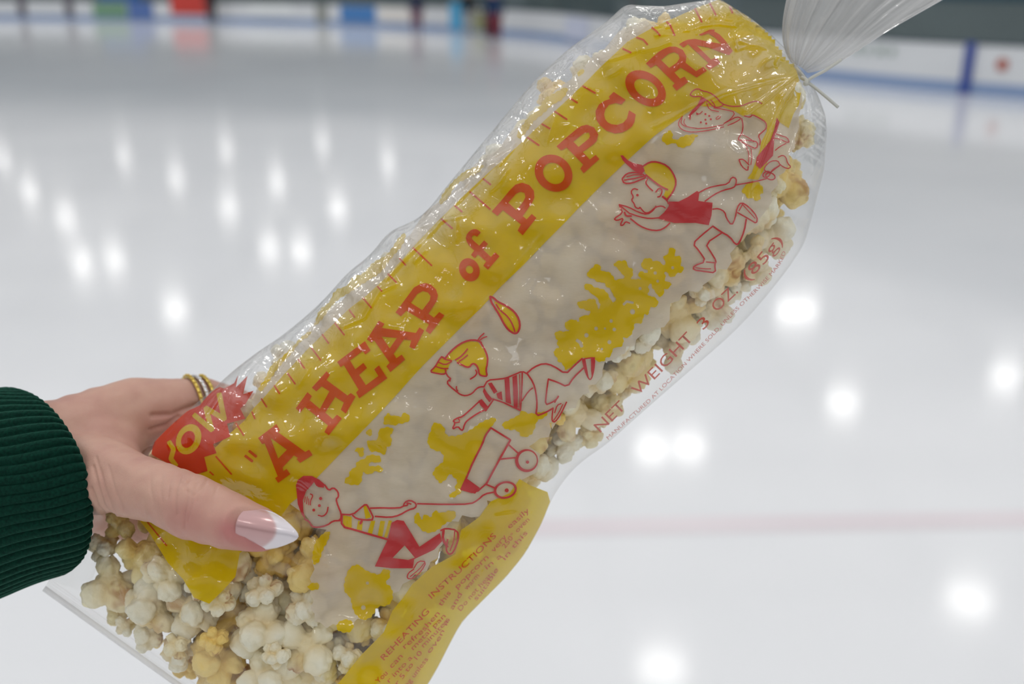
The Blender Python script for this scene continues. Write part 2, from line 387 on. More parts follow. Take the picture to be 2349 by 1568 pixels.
# folds standing up in the film: path, width in px, height in m
RIDGES = [
 ([(212, 1392), (211, 1333), (228, 1289), (246, 1264), (258, 1279), (273, 1333), (295, 1403), (300, 1447)], 5, .0022),
 ([(300, 1447), (330, 1490), (345, 1530)], 9, .0016), ([(446, 1464), (452, 1514), (470, 1568)], 6, .0016), ([(548, 1486), (560, 1530), (575, 1600)], 6, .0014),
 ([(786, 750), (835, 728), (870, 668), (906, 652)], 5, .0016), ([(1477, 115), (1510, 108), (1538, 96)], 4, .0012), ([(1504, 82), (1530, 62), (1556, 50)], 4, .0012),
 ([(1504, 80), (1550, 77), (1605, 61), (1648, 55), (1690, 60)], 4, .0012), ([(1690, 113), (1715, 106), (1750, 102), (1770, 98)], 4, .001),
 ([(1690, 113), (1686, 90), (1678, 80)], 3, .0009),
 ([(1830, 168), (1790, 198), (1745, 235), (1712, 255)], 5, .0018), ([(1834, 185), (1800, 230), (1770, 300), (1740, 380), (1718, 440), (1716, 475)], 5, .0016),
 ([(1838, 190), (1860, 240), (1866, 320), (1868, 400), (1850, 480)], 6, .0022), ([(1836, 190), (1845, 260), (1820, 350), (1790, 460), (1765, 540)], 6, .0016),
 ([(1832, 170), (1750, 190), (1660, 215), (1580, 250), (1500, 290)], 5, .0014), ([(1820, 150), (1760, 110), (1700, 95)], 5, .0013),
 ([(1672, 290), (1668, 330), (1690, 352), (1718, 345), (1735, 320)], 3, .0009), ([(1240, 540), (1200, 590), (1150, 650), (1050, 770)], 4, .0006),
 ([(975, 500), (1010, 470), (1060, 430), (1120, 380)], 5, .0014), ([(885, 640), (930, 590), (1000, 520), (1040, 470), (1090, 420), (1130, 375)], 6, .0014), ([(1115, 372), (1145, 378), (1175, 340)], 5, .0014),
 ([(1330, 1075), (1280, 1100), (1240, 1150), (1222, 1180)], 6, .0010), ([(1225, 1170), (1216, 1230), (1190, 1290), (1130, 1310), (1090, 1330)], 6, .0006),
 ([(1080, 1400), (1030, 1410), (980, 1450), (950, 1470)], 6, .0005), ([(1010, 1500), (960, 1510), (930, 1560)], 6, .0005),
 ([(700, 745), (660, 800), (610, 850), (560, 900)], 5, .0010), ([(470, 960), (500, 915), (520, 880)], 5, .0014), ([(380, 1020), (440, 960), (500, 905)], 6, .0014),
 ([(1380, 80), (1420, 40), (1440, 20)], 4, .0012), ([(1440, 30), (1520, 60), (1580, 70)], 4, .001)]
rg_ = random.Random(21)
for _ in range(70):                                     # short crinkles along the two long sides
    f_ = rg_.uniform(.03, .72) * (NK - 1); i_ = int(f_); left_ = rg_.random() < .68
    u_ = rg_.uniform(.015, .16) if left_ else rg_.uniform(.86, .985)
    c_ = LK[i_] * (1 - u_) + RK[i_] * u_; L_ = rg_.uniform(14, 42); a_ = rg_.uniform(-.9, .9) + math.radians(-46)
    dx_, dy_ = math.cos(a_) * L_, math.sin(a_) * L_
    RIDGES.append(([(c_[0] - dx_, c_[1] - dy_), (c_[0] + rg_.uniform(-6, 6), c_[1] + rg_.uniform(-6, 6)), (c_[0] + dx_, c_[1] + dy_)], rg_.uniform(3.5, 6), rg_.uniform(.0005, .0014)))
WAV = [(RNG.normal(0, 1, 2), RNG.uniform(0, 6.28)) for _ in range(10)]
def wrinkle(px, py, k_, tau, folds=True):
    h = np.zeros(px.shape)
    for i, (d_, ph) in enumerate(WAV):
        d_ = d_ / np.linalg.norm(d_); lam = [230, 190, 160, 130, 110, 95, 85, 75, 66, 58][i]
        h += lam / 230 * .00075 * np.sin((px * d_[0] + py * d_[1]) * 6.283 / lam + ph + 1.3 * np.sin(px / 97 + ph) + 1.1 * np.sin(py / 83 - ph))
    # crumple along both side edges
    edge = np.clip((abs(tau) - .72) / .28, 0, 1)
    h += edge * .0009 * (np.sin(k_ * .9 + 5 * tau) + .7 * np.sin(k_ * 1.7 + 11 * tau + 1))
    # gathers fanning out of the neck
    a = np.interp(k_, np.arange(NK), ARC)
    am = np.exp(-(a / 150) ** 2)
    h += am * .0010 * (np.sin(tau * 17 + 1 + a / 90) + .6 * np.sin(tau * 31 + 2))
    for pl, w, am_ in (RIDGES if folds else []):
        x0 = min(p_[0] for p_ in pl) - 40; x1 = max(p_[0] for p_ in pl) + 40; y0 = min(p_[1] for p_ in pl) - 40; y1 = max(p_[1] for p_ in pl) + 40
        m_ = (px > x0) & (px < x1) & (py > y0) & (py < y1)
        if m_.any(): h[m_] += am_ * np.exp(-(seg_dist(px[m_], py[m_], pl) / w) ** 2)
    # dent under the thumb
    d_ = seg_dist(px, py, [(300, 1112), (440, 1160), (600, 1215)])
    h -= .007 * np.exp(-(d_ / 110) ** 2)
    return h
THK = None
def hfront(px, py, k_=None, tau=None, folds=True):
    px = np.asarray(px, float); py = np.asarray(py, float)
    if k_ is None: k_, tau, _ = ktau(px, py)
    prof = (1 - np.clip(abs(tau), 0, 1) ** 2.4) ** .62
    H = np.interp(k_, np.arange(NK), HK)
    env = np.clip(prof * 1.6, 0, 1) * np.clip(H / .006, 0, 1)
    return H * prof + wrinkle(px, py, k_, tau, folds) * env + prof * 0

# ---- materials of the bag
def crumple_normal(t, strength=.5, dist=.0006):
    g = t.nodes.new('ShaderNodeTexCoord')
    v = t.nodes.new('ShaderNodeTexVoronoi'); v.feature = 'DISTANCE_TO_EDGE'; v.inputs['Scale'].default_value = 75
    nz = t.nodes.new('ShaderNodeTexNoise'); nz.inputs['Scale'].default_value = 130; nz.inputs['Detail'].default_value = 3; nz.inputs['Distortion'].default_value = .6
    n0 = t.nodes.new('ShaderNodeTexNoise'); n0.inputs['Scale'].default_value = 40
    ma = t.nodes.new('ShaderNodeVectorMath'); ma.operation = 'MULTIPLY_ADD'; ma.inputs[1].default_value = (.03, .03, .03)
    t.links.new(g.outputs['Object'], n0.inputs['Vector']); t.links.new(n0.outputs['Color'], ma.inputs[0]); t.links.new(g.outputs['Object'], ma.inputs[2]); t.links.new(ma.outputs[0], v.inputs['Vector'])
    t.links.new(g.outputs['Object'], nz.inputs['Vector'])
    ad = t.nodes.new('ShaderNodeMath'); ad.operation = 'MULTIPLY_ADD'; ad.inputs[1].default_value = .5
    t.links.new(v.outputs['Distance'], ad.inputs[0]); t.links.new(nz.outputs[0], ad.inputs[2])
    bp = t.nodes.new('ShaderNodeBump'); bp.inputs['Strength'].default_value = strength; bp.inputs['Distance'].default_value = dist
    t.links.new(ad.outputs[0], bp.inputs['Height']); return bp.outputs[0]
def film_material(name, haze=.010, rim=.13, gloss=.085, tint=(.985, .985, .98, 1)):
    m, t, out = new_mat(name)
    tr = t.nodes.new('ShaderNodeBsdfTransparent'); tr.inputs[0].default_value = tint
    gl = t.nodes.new('ShaderNodeBsdfGlossy'); gl.inputs['Roughness'].default_value = .10
    df = t.nodes.new('ShaderNodeBsdfDiffuse'); df.inputs[0].default_value = (.86, .85, .84, 1)
    tl = t.nodes.new('ShaderNodeBsdfTranslucent'); tl.inputs[0].default_value = (.86, .85, .84, 1)
    dt = t.nodes.new('ShaderNodeMixShader'); dt.inputs[0].default_value = .5
    t.links.new(df.outputs[0], dt.inputs[1]); t.links.new(tl.outputs[0], dt.inputs[2])
    nrm = crumple_normal(t, .5, .0011)
    cu = t.nodes.new('ShaderNodeAttribute'); cu.attribute_name = 'crumple'
    st = t.nodes.new('ShaderNodeMath'); st.operation = 'MULTIPLY_ADD'; st.inputs[1].default_value = .5; st.inputs[2].default_value = .5; t.links.new(cu.outputs['Fac'], st.inputs[0]); t.links.new(st.outputs[0], nrm.node.inputs['Strength']); t.links.new(nrm, gl.inputs['Normal'])
    fr = t.nodes.new('ShaderNodeFresnel'); fr.inputs[0].default_value = 1.42
    fm = t.nodes.new('ShaderNodeMath'); fm.operation = 'MINIMUM'; g2 = t.nodes.new('ShaderNodeMath'); g2.operation = 'MULTIPLY_ADD'; g2.inputs[1].default_value = .3; g2.inputs[2].default_value = gloss; t.links.new(cu.outputs['Fac'], g2.inputs[0]); t.links.new(g2.outputs[0], fm.inputs[1]); t.links.new(fr.outputs[0], fm.inputs[0])
    lw = t.nodes.new('ShaderNodeLayerWeight'); lw.inputs[0].default_value = .5
    pw = t.nodes.new('ShaderNodeMath'); pw.operation = 'POWER'; pw.inputs[1].default_value = 3.5; t.links.new(lw.outputs['Facing'], pw.inputs[0])
    hz = t.nodes.new('ShaderNodeMath'); hz.operation = 'MULTIPLY_ADD'; hz.inputs[1].default_value = rim; t.links.new(pw.outputs[0], hz.inputs[0])
    h2 = t.nodes.new('ShaderNodeMath'); h2.operation = 'MULTIPLY_ADD'; h2.inputs[1].default_value = .13; h2.inputs[2].default_value = haze; t.links.new(cu.outputs['Fac'], h2.inputs[0]); t.links.new(h2.outputs[0], hz.inputs[2])
    m1 = t.nodes.new('ShaderNodeMixShader'); t.links.new(hz.outputs[0], m1.inputs[0]); t.links.new(tr.outputs[0], m1.inputs[1]); t.links.new(dt.outputs[0], m1.inputs[2])
    m2 = t.nodes.new('ShaderNodeMixShader'); t.links.new(fm.outputs[0], m2.inputs[0]); t.links.new(m1.outputs[0], m2.inputs[1]); t.links.new(gl.outputs[0], m2.inputs[2])
    t.links.new(m2.outputs[0], out.inputs[0]); return m
def ink_material(name, color, opacity, transl=.4, filt=None, streak=0):
    m, t, out = new_mat(name)
    tr = t.nodes.new('ShaderNodeBsdfTransparent'); tr.inputs[0].default_value = filt or color
    df = t.nodes.new('ShaderNodeBsdfDiffuse'); df.inputs[0].default_value = color
    tl = t.nodes.new('ShaderNodeBsdfTranslucent'); tl.inputs[0].default_value = color
    dt = t.nodes.new('ShaderNodeMixShader'); dt.inputs[0].default_value = transl
    t.links.new(df.outputs[0], dt.inputs[1]); t.links.new(tl.outputs[0], dt.inputs[2])
    m1 = t.nodes.new('ShaderNodeMixShader'); t.links.new(tr.outputs[0], m1.inputs[1]); t.links.new(dt.outputs[0], m1.inputs[2]); m1.inputs[0].default_value = opacity
    if streak:
        g = t.nodes.new('ShaderNodeTexCoord'); mp = t.nodes.new('ShaderNodeMapping')
        mp.inputs['Rotation'].default_value = (0, math.radians(-48), 0); mp.inputs['Scale'].default_value = (500, 500, 2500)
        nz = t.nodes.new('ShaderNodeTexNoise'); nz.inputs['Scale'].default_value = 1; nz.inputs['Detail'].default_value = 3
        t.links.new(g.outputs['Object'], mp.inputs[0]); t.links.new(mp.outputs[0], nz.inputs['Vector'])
        r = t.nodes.new('ShaderNodeMapRange'); r.inputs[3].default_value = opacity - streak; r.inputs[4].default_value = min(1, opacity + streak)
        t.links.new(nz.outputs[0], r.inputs[0]); t.links.new(r.outputs[0], m1.inputs[0])
    t.links.new(m1.outputs[0], out.inputs[0]); return m
m_film = film_material('clear_film')
m_tail = film_material('gathered_film', haze=.40, rim=.5, gloss=.4)
m_yellow = ink_material('yellow_ink', srgb(236, 206, 0), .86, .45, filt=(1, .85, .02, 1), streak=.05)
m_white = ink_material('milky_white', srgb(236, 226, 210), .80, .45, filt=(.9, .88, .85, 1), streak=.05)
m_orange = ink_material('orange_red_ink', srgb(216, 88, 0), .96, .3, filt=(.8, .15, .02, 1))
m_red = ink_material('red_line_ink', srgb(206, 64, 66), .95, .3, filt=(.8, .1, .1, 1))
m_burst = ink_material('burst_red_ink', srgb(220, 62, 0), .95, .4, filt=(.9, .12, .03, 1))
m_faded = ink_material('faint_red_ink', srgb(214, 84, 66), .85, .4, filt=(.95, .4, .3, 1))

base = P(1250, 900, DEP)
bag = empty('popcorn_bag', tuple(base))
tag(bag, 'clear plastic bag of popcorn with a yellow printed band, tied at the top', 'bag')

# ---- the film: one closed tube from the neck to the bottom seam
NT = 260; RSUB = 3
kk = np.linspace(0, NK - 1, (NK - 1) * RSUB + 1)
Lr = np.stack([np.interp(kk, np.arange(NK), LK[:, i]) for i in (0, 1)], 1); Rr = np.stack([np.interp(kk, np.arange(NK), RK[:, i]) for i in (0, 1)], 1)
th = np.linspace(0, math.pi, NT); tau_f = -np.cos(th)
V = []; nr = len(kk)
K2, T2 = np.meshgrid(kk, tau_f, indexing='ij')
PXY = Lr[:, None, :] * (1 - (tau_f[None, :, None] + 1) / 2) + Rr[:, None, :] * ((tau_f[None, :, None] + 1) / 2)
fx = PXY[..., 0].ravel(); fy = PXY[..., 1].ravel()
hf = hfront(fx, fy, K2.ravel(), T2.ravel())
front = P(fx, fy, DEP - hf).reshape(nr, NT, 3)
tb = tau_f[1:-1][::-1]
K3, T3 = np.meshgrid(kk, tb, indexing='ij')
PB = Lr[:, None, :] * (1 - (tb[None, :, None] + 1) / 2) + Rr[:, None, :] * ((tb[None, :, None] + 1) / 2)
bx, by = PB[..., 0].ravel(), PB[..., 1].ravel()
prof = (1 - abs(T3.ravel()) ** 2.4) ** .62; Hb = np.interp(K3.ravel(), np.arange(NK), HK) * .85
back = P(bx, by, DEP + Hb * prof + .0006 * np.sin(bx / 31) * np.sin(by / 27) * prof).reshape(nr, NT - 2, 3)
ring = np.concatenate([front, back], 1); M = ring.shape[1]
i0 = np.arange(nr - 1)[:, None] * M; j0 = np.arange(M)[None, :]; j1 = (j0 + 1) % M
F = np.stack([i0 + j0, i0 + j1, i0 + M + j1, i0 + M + j0], -1).reshape(-1, 4)
tall = np.concatenate([np.broadcast_to(tau_f[None], (nr, NT)), np.broadcast_to(tb[None], (nr, NT - 2))], 1)
arc_r = np.interp(kk, np.arange(NK), ARC)[:, None]
crum = np.clip((-tall - .74) / .2, 0, 1) * np.clip((1650 - arc_r) / 300, 0, 1) + .35 * np.clip((tall - .8) / .2, 0, 1) + .5 * np.exp(-(arc_r / 170) ** 2) * (tall > -.4)
film = mesh_obj('clear_film', ring.reshape(-1, 3), F, m_film, attrs={'crumple': np.clip(crum, 0, 1).ravel()}); keep(film, bag)

# bottom seam: a flat heat-sealed strip
sv, sf = [], []
for i in range(41):
    f = i / 40; p0_ = LK[-1] * (1 - f) + RK[-1] * f
    for w in (0, 14):
        for z in (-.0004, .0004): sv.append(P(p0_[0] - w * .58, p0_[1] + w * .81, DEP + z + .0008 * math.sin(i * .9)))
for i in range(40):
    a_ = i * 4; sf += [(a_, a_ + 4, a_ + 6, a_ + 2), (a_ + 1, a_ + 3, a_ + 7, a_ + 5), (a_ + 2, a_ + 6, a_ + 7, a_ + 3), (a_, a_ + 1, a_ + 5, a_ + 4)]
keep(mesh_obj('seam', sv, sf, m_tail), bag)

# ---- the gathered tail above the tie
def tail():
    NA, NR = 150, 60; V, F = [], []
    a0, a1 = math.radians(-98), math.radians(-31)
    n0 = Vector((0, 0, 0)); rr = random.Random(4)
    ph = [rr.uniform(0, 6.28) for _ in range(8)]
    for j in range(NR + 1):
        r = j / NR
        rad = 6 + r * 440
        for i in range(NA):
            u = i / NA * 2 * math.pi
            side = math.sin(u); c = -math.cos(u)            # c runs -1..1 across the fan
            c2 = c + .05 * math.sin(7 * c + ph[0]) * r
            # the neck is narrow and straight, then opens out
            half = math.radians(29 + 31 * math.exp(-r / .28)); ang = math.radians(-57 - 8 * math.exp(-r / .4)) + half * c2
            x = 1832 + 12 * c * (1 - r) + rad * math.cos(ang) + 4 * math.sin(9 * r + ph[1]) * c; y = 158 + 10 * c * (1 - r) + rad * math.sin(ang)
            pl = sum(math.sin(c * fr + ph[q_] + 1.5 * r * math.sin(fr)) / (1 + q_ * .4) for q_, fr in enumerate((9, 16, 25, 38, 57)))
            dz = (.002 + .009 * r) * side + (.0007 + .0024 * r) * pl * (1 if side > 0 else .8) + .0012 * math.sin(31 * c + 4 * side + 9 * r) * r
            V.append(P(x, y, DEP - .004 - dz + .006 * r))
    for j in range(NR):
        for i in range(NA):
            F.append((j * NA + i, j * NA + (i + 1) % NA, (j + 1) * NA + (i + 1) % NA, (j + 1) * NA + i))
    return V, F
V, F = tail(); keep(mesh_obj('gathered_tail', V, F, m_tail), bag)

# ---- print: polygons traced flat, cut into small triangles and laid on the film
def inside(poly, x, y):
    poly = np.asarray(poly, float); r = np.zeros(x.shape, bool); n = len(poly); j = n - 1
    for i in range(n):
        xi, yi = poly[i]; xj, yj = poly[j]
        if yi != yj:
            c = ((yi > y) != (yj > y)) & (x < (xj - xi) * (y - yi) / (yj - yi) + xi); r ^= c
        j = i
    return r
def T(ox, oy, k_, pts): return [(ox + x / k_, oy + y / k_) for x, y in pts]
def stroke(pts, w, closed=False):
    pts = [np.array(p_, float) for p_ in pts]
    if closed: pts = pts + [pts[0]]
    out = []
    for a_, b_ in zip(pts[:-1], pts[1:]):
        d_ = b_ - a_; L = np.linalg.norm(d_)
        if L < 1e-6: continue
        d_ /= L; n_ = np.array([-d_[1], d_[0]]) * w / 2; e_ = d_ * w * .28
        out.append([tuple(a_ + n_ * .75 - e_), tuple(a_ + n_), tuple(b_ + n_), tuple(b_ + n_ * .75 + e_), tuple(b_ - n_ * .75 + e_), tuple(b_ - n_), tuple(a_ - n_), tuple(a_ - n_ * .75 - e_)])
    return out
def ell(cx, cy, a_, b_, rot=0, n=28):
    c, s_ = math.cos(math.radians(rot)), math.sin(math.radians(rot))
    return [(cx + a_ * math.cos(t_) * c - b_ * math.sin(t_) * s_, cy + a_ * math.cos(t_) * s_ + b_ * math.sin(t_) * c) for t_ in np.linspace(0, 2 * math.pi, n, endpoint=False)]
def rounded(poly, it=2):
    p_ = [np.array(q_, float) for q_ in poly]
    for _ in range(it):
        o_ = []
        for i in range(len(p_)):
            a_, b_ = p_[i], p_[(i + 1) % len(p_)]; o_ += [a_ * .75 + b_ * .25, a_ * .25 + b_ * .75]
        p_ = o_
    return [tuple(q_) for q_ in p_]
def curve_line(pts, it=2):
    p_ = [np.array(q_, float) for q_ in pts]
    for _ in range(it):
        o_ = [p_[0]]
        for a_, b_ in zip(p_[:-1], p_[1:]): o_ += [a_ * .75 + b_ * .25, a_ * .25 + b_ * .75]
        o_.append(p_[-1]); p_ = o_
    return p_
def under_film(x, y, k_, tau, off):
    h = hfront(x, y, k_, tau, False); s_ = 2.0
    gx = hfront(x + s_, y, folds=False) - h; gy = hfront(x, y + s_, folds=False) - h
    sl = np.clip(np.hypot(gx, gy) / (s_ * DEP / FPX), 0, 6)
    return P(x, y, DEP - h + off * np.sqrt(1 + sl ** 2) + .0001)
def tuck(vo, k_, tau):
    """print that reaches past the side of the bag ends at the side"""
    far = abs(tau) > .997
    if far.any():
        vo = vo.copy(); tau = np.clip(tau, -.997, .997); kk_ = k_[far]
        a_ = np.stack([np.interp(kk_, np.arange(NK), LK[:, i]) for i in (0, 1)], 1); b_ = np.stack([np.interp(kk_, np.arange(NK), RK[:, i]) for i in (0, 1)], 1)
        vo[far] = a_ + (b_ - a_) * ((tau[far] + 1) / 2)[:, None]
    return vo, tau
def lay(name, ops, step, off, mat):
    """ops: ordered (sign, polygon)"""
    vs, es = [], []
    for sgn, pl in ops:
        b_ = len(vs); n = len(pl)
        # cut long edges so that they follow the film
        q_ = []
        for i in range(n):
            a_ = np.array(pl[i], float); c_ = np.array(pl[(i + 1) % n], float); L = np.linalg.norm(c_ - a_); m_ = max(1, int(L / step))
            for s_ in range(m_): q_.append(a_ + (c_ - a_) * s_ / m_)
        vs += [Vector(v) for v in q_]; es += [(b_ + i, b_ + (i + 1) % len(q_)) for i in range(len(q_))]
    xs = np.array([v.x for v in vs]); ys = np.array([v.y for v in vs])
    gx, gy = np.meshgrid(np.arange(xs.min(), xs.max(), step), np.arange(ys.min(), ys.max(), step)); gx = gx.ravel() + .13; gy = gy.ravel() + .17
    gx[1::2] += .07
    keep_ = np.zeros(gx.shape, bool)
    for sgn, pl in ops: keep_ = (keep_ | inside(pl, gx, gy)) if sgn == '+' else (keep_ & ~inside(pl, gx, gy))
    vs += [Vector((float(x), float(y))) for x, y in zip(gx[keep_], gy[keep_])]
    r = delaunay_2d_cdt(vs, es, [], 0, 1e-4)
    vo = np.array([(v.x, v.y) for v in r[0]]); fo = np.array([f[:3] for f in r[2] if len(f) == 3])
    cx = vo[fo][:, :, 0].mean(1); cy = vo[fo][:, :, 1].mean(1)
    kp = np.zeros(cx.shape, bool)
    for sgn, pl in ops: kp = (kp | inside(pl, cx, cy)) if sgn == '+' else (kp & ~inside(pl, cx, cy))
    k_, tau, ins = ktau(vo[:, 0], vo[:, 1])
    okv = (abs(tau) < 1.2) & (k_ > 0) & (k_ < NK - 1.01); vo, tau = tuck(vo, k_, tau)
    fo = fo[kp]; fo = fo[okv[fo].all(1)]
    used = np.unique(fo); mp = -np.ones(len(vo), int); mp[used] = np.arange(len(used))
    W3 = under_film(vo[used, 0], vo[used, 1], k_[used], tau[used], off)
    # inks sit under the film, a little inside it also where it turns away at the sides
    o = mesh_obj(name, W3, mp[fo], mat)
    return keep(o, bag)
def lay_raw(name, vo, fo, off, mat):
    k_, tau, ins = ktau(vo[:, 0], vo[:, 1]); ok = ins & (abs(tau) < .995)
    fo = [f for f in fo if all(ok[i] for i in f)]
    return keep(mesh_obj(name, under_film(vo[:, 0], vo[:, 1], k_, tau, off), fo, mat), bag)

c1 = lambda p_: T(640, 800, 7.83, p_)
c2 = lambda p_: T(800, 640, 7.83, p_)
c3 = lambda p_: T(1000, 400, 6.03, p_)
c4 = lambda p_: T(1200, 180, 5.227, p_)
c5 = lambda p_: T(1420, 50, 6.817, p_)
c6 = lambda p_: T(760, 920, 5.6, p_)
c7 = lambda p_: T(1250, 540, 4.9, p_)
w4 = lambda p_: T(300, 850, 3.92, p_)
r1 = lambda p_: T(0, 800, 2.041, p_)
r2 = lambda p_: T(600, 900, 2.347, p_)
r3 = lambda p_: T(900, 550, 2.852, p_)
r4 = lambda p_: T(1350, 150, 2.852, p_)
r6 = lambda p_: T(500, 250, 2.09, p_)
r8 = lambda p_: T(1100, 0, 3.266, p_)
s5 = lambda p_: T(1300, 600, 3.136, p_)
e3 = lambda p_: T(1000, 100, 3.92, p_)
q7 = lambda p_: T(750, 1100, 3.351, p_)

edgeUL = [(1655, -6), (1640, 2), (1600, 17), (1560, 35), (1500, 62), (1440, 95), (1405, 128), (1375, 156), (1351, 181), (1300, 230), (1250, 275), (1200, 323), (1160, 360), (1116, 400), (1060, 452), (1000, 511), (960, 553), (925, 592), (879, 642), (840, 678), (800, 708), (750, 757), (706, 800), (670, 838), (640, 871), (603, 914), (583, 934)]
edgeLR = [(640, 1190), (665, 1155), (690, 1135), (735, 1087), (780, 1040), (822, 998), (905, 910), (940, 871), (972, 836), (1020, 788), (1060, 748), (1100, 709), (1146, 660), (1200, 608), (1250, 556), (1300, 506), (1324, 480), (1400, 405), (1450, 358), (1500, 312), (1550, 276), (1590, 250)]
band = edgeUL + [(560, 965), (520, 1000), (480, 1040), (420, 1080), (380, 1100), (335, 1150), (322, 1195), (345, 1225), (385, 1290), (420, 1328), (445, 1370), (480, 1384), (515, 1350), (540, 1322), (550, 1268), (600, 1230)] + edgeLR \
     + r4([(700, 265), (880, 270), (960, 300), (1010, 330), (1070, 318), (1120, 340), (1165, 375), (1168, 430), (1130, 500), (1120, 560), (1090, 640), (1070, 700), (1040, 740), (1110, 748), (1160, 660), (1200, 560), (1215, 440), (1250, 370), (1310, 410), (1340, 320), (1375, 260), (1395, 150)]) + [(1836, 190), (1815, 125), (1770, 70), (1720, 30), (1680, 0)]
ops = [('+', band)]
panel_ = [(1192, 1098), (1215, 1112), (1256, 1128), (1262, 1150), (1246, 1195), (1205, 1270), (1160, 1325), (1110, 1375), (1060, 1425), (1038, 1465), (1000, 1540), (950, 1620), (890, 1730), (700, 1730), (755, 1610), (775, 1568), (830, 1500), (880, 1450), (900, 1400), (925, 1370), (945, 1340), (990, 1300), (1045, 1270), (1058, 1215), (1100, 1185), (1125, 1150), (1170, 1130)]
ops += [('+', panel_)]
lay('yellow_band', ops, 8, .0008, m_yellow)

strip = [(x - 18, y - 16) if 60 < y < 900 else (x - 6, y - 8) for x, y in edgeUL[4:]]
strip = [(x - (9 if i % 2 else 0) * (1 if 3 < i else .3), y - (7 if i % 2 else 0)) for i, (x, y) in enumerate(strip)]
scal = r2([(350, 738), (300, 800), (290, 870), (270, 900), (285, 950), (260, 1000), (275, 1040), (260, 1080), (280, 1120), (262, 1160), (285, 1190), (285, 1230), (320, 1240), (350, 1268), (385, 1245), (420, 1255), (450, 1235), (490, 1240), (520, 1215), (560, 1220), (600, 1180), (620, 1140), (660, 1140), (700, 1120), (705, 1080), (740, 1070), (760, 1030), (800, 1010), (830, 970), (890, 960), (910, 910), (950, 890), (955, 840), (990, 800), (985, 735), (1020, 690), (1060, 695), (1080, 660), (1130, 672), (1190, 665), (1220, 620), (1215, 580), (1250, 590), (1380, 560), (1400, 470), (1480, 430), (1500, 330), (1440, 290), (1470, 270), (1500, 245), (1545, 240), (1560, 200), (1550, 165), (1590, 155)]) \
     + r3([(1045, 1240), (1040, 1200), (1100, 1175), (1105, 1130), (1150, 1100), (1200, 1100), (1215, 1050), (1250, 1010), (1290, 1000), (1280, 950), (1330, 945), (1375, 890), (1375, 850), (1390, 800)]) \
     + s5([(350, 700), (370, 675), (420, 660), (430, 610), (490, 605), (500, 560), (540, 525), (590, 520), (640, 480), (700, 470), (740, 420), (745, 300), (810, 280), (830, 240), (890, 205)]) \
     + r4([(650, 1475), (720, 1480), (745, 1440), (800, 1400), (830, 1370), (850, 1330), (905, 1335), (940, 1280), (925, 1230), (980, 1170), (1010, 1120), (1060, 1080), (1110, 1045), (1120, 1000), (1170, 940), (1200, 890), (1195, 830), (1240, 780), (1230, 730), (1280, 700), (1320, 640), (1310, 580), (1350, 540), (1350, 480), (1380, 400), (1375, 330), (1395, 260), (1396, 170)])
white = scal + [(1700, 225), (1620, 235)] + edgeLR[::-1][:-1] + [(700, 1180), (722, 1210)]
lay('white_label', [('+', white), ('-', band), ('+', [(x + 1, y + 1) for x, y in edgeUL[4:]] + strip[::-1])] + [('-', q_) for q_ in [panel_]], 8, .0011, m_white)

# yellow popcorn clusters over the white label
cl = []
cl.append(('+', rounded(c7([(95, 1300), (130, 1270), (165, 1262), (130, 1200), (155, 1175), (115, 1150), (110, 1095), (150, 1070), (200, 1080), (285, 1075), (245, 1050), (220, 1020), (235, 970), (290, 945), (340, 945), (378, 980), (395, 910), (450, 900), (505, 892), (520, 852), (470, 835), (395, 815), (362, 780), (375, 740), (430, 742), (500, 715), (565, 708), (598, 840), (630, 800), (592, 690), (540, 665), (500, 625), (440, 590), (445, 550), (500, 538), (555, 585), (650, 600), (700, 640), (752, 752), (802, 742), (795, 700), (755, 640), (745, 600), (690, 575), (665, 520), (600, 527), (545, 480), (478, 468), (478, 408), (530, 370), (570, 318), (625, 335), (630, 405), (700, 403), (750, 430), (790, 515), (850, 482), (892, 495), (892, 448), (840, 400), (822, 365), (768, 335), (800, 288), (925, 280), (920, 350), (985, 370), (992, 430), (958, 500), (1040, 487), (1088, 500), (1042, 430), (1080, 398), (1162, 430), (1155, 382), (1085, 362), (1090, 290), (1140, 250), (1190, 258), (1220, 292), (1290, 285), (1312, 332), (1372, 322), (1328, 250), (1350, 220), (1392, 212), (1388, 150), (1440, 133), (1472, 170), (1448, 245), (1500, 220), (1538, 260), (1518, 330), (1562, 360), (1548, 412), (1480, 420), (1452, 468), (1400, 462), (1370, 398), (1338, 410), (1358, 470), (1340, 522), (1400, 515), (1425, 560), (1370, 602), (1338, 600), (1332, 670), (1280, 692), (1250, 640), (1218, 605), (1190, 530), (1158, 560), (1172, 620), (1148, 680), (1200, 678), (1272, 720), (1268, 790), (1220, 807), (1178, 800), (1168, 892), (1110, 878), (1100, 960), (1070, 998), (1010, 972), (1000, 1030), (978, 1100), (940, 1148), (868, 1142), (888, 1200), (850, 1258), (790, 1248), (750, 1300), (742, 1362), (680, 1368), (672, 1412), (600, 1418), (540, 1380), (400, 1370), (240, 1535), (200, 1430), (148, 1420), (140, 1370), (100, 1332)]), 1)))
for x, y, r in ((745, 960, 20), (575, 1045, 22), (675, 1045, 13), (780, 1055, 21), (467, 1120, 25), (725, 1197, 23), (985, 855, 30), (1070, 595, 18), (1240, 420, 19), (1268, 513, 17), (1437, 362, 18), (640, 1275, 14)): cl.append(('-', c7(ell(x, y, r, r * 1.05, n=10))))
for pl in stroke([(360, 1175), (395, 1200), (415, 1245)], 38): cl.append(('-', c7(pl)))
for pl in stroke([(885, 775), (920, 740), (990, 755)], 28): cl.append(('-', c7(pl)))
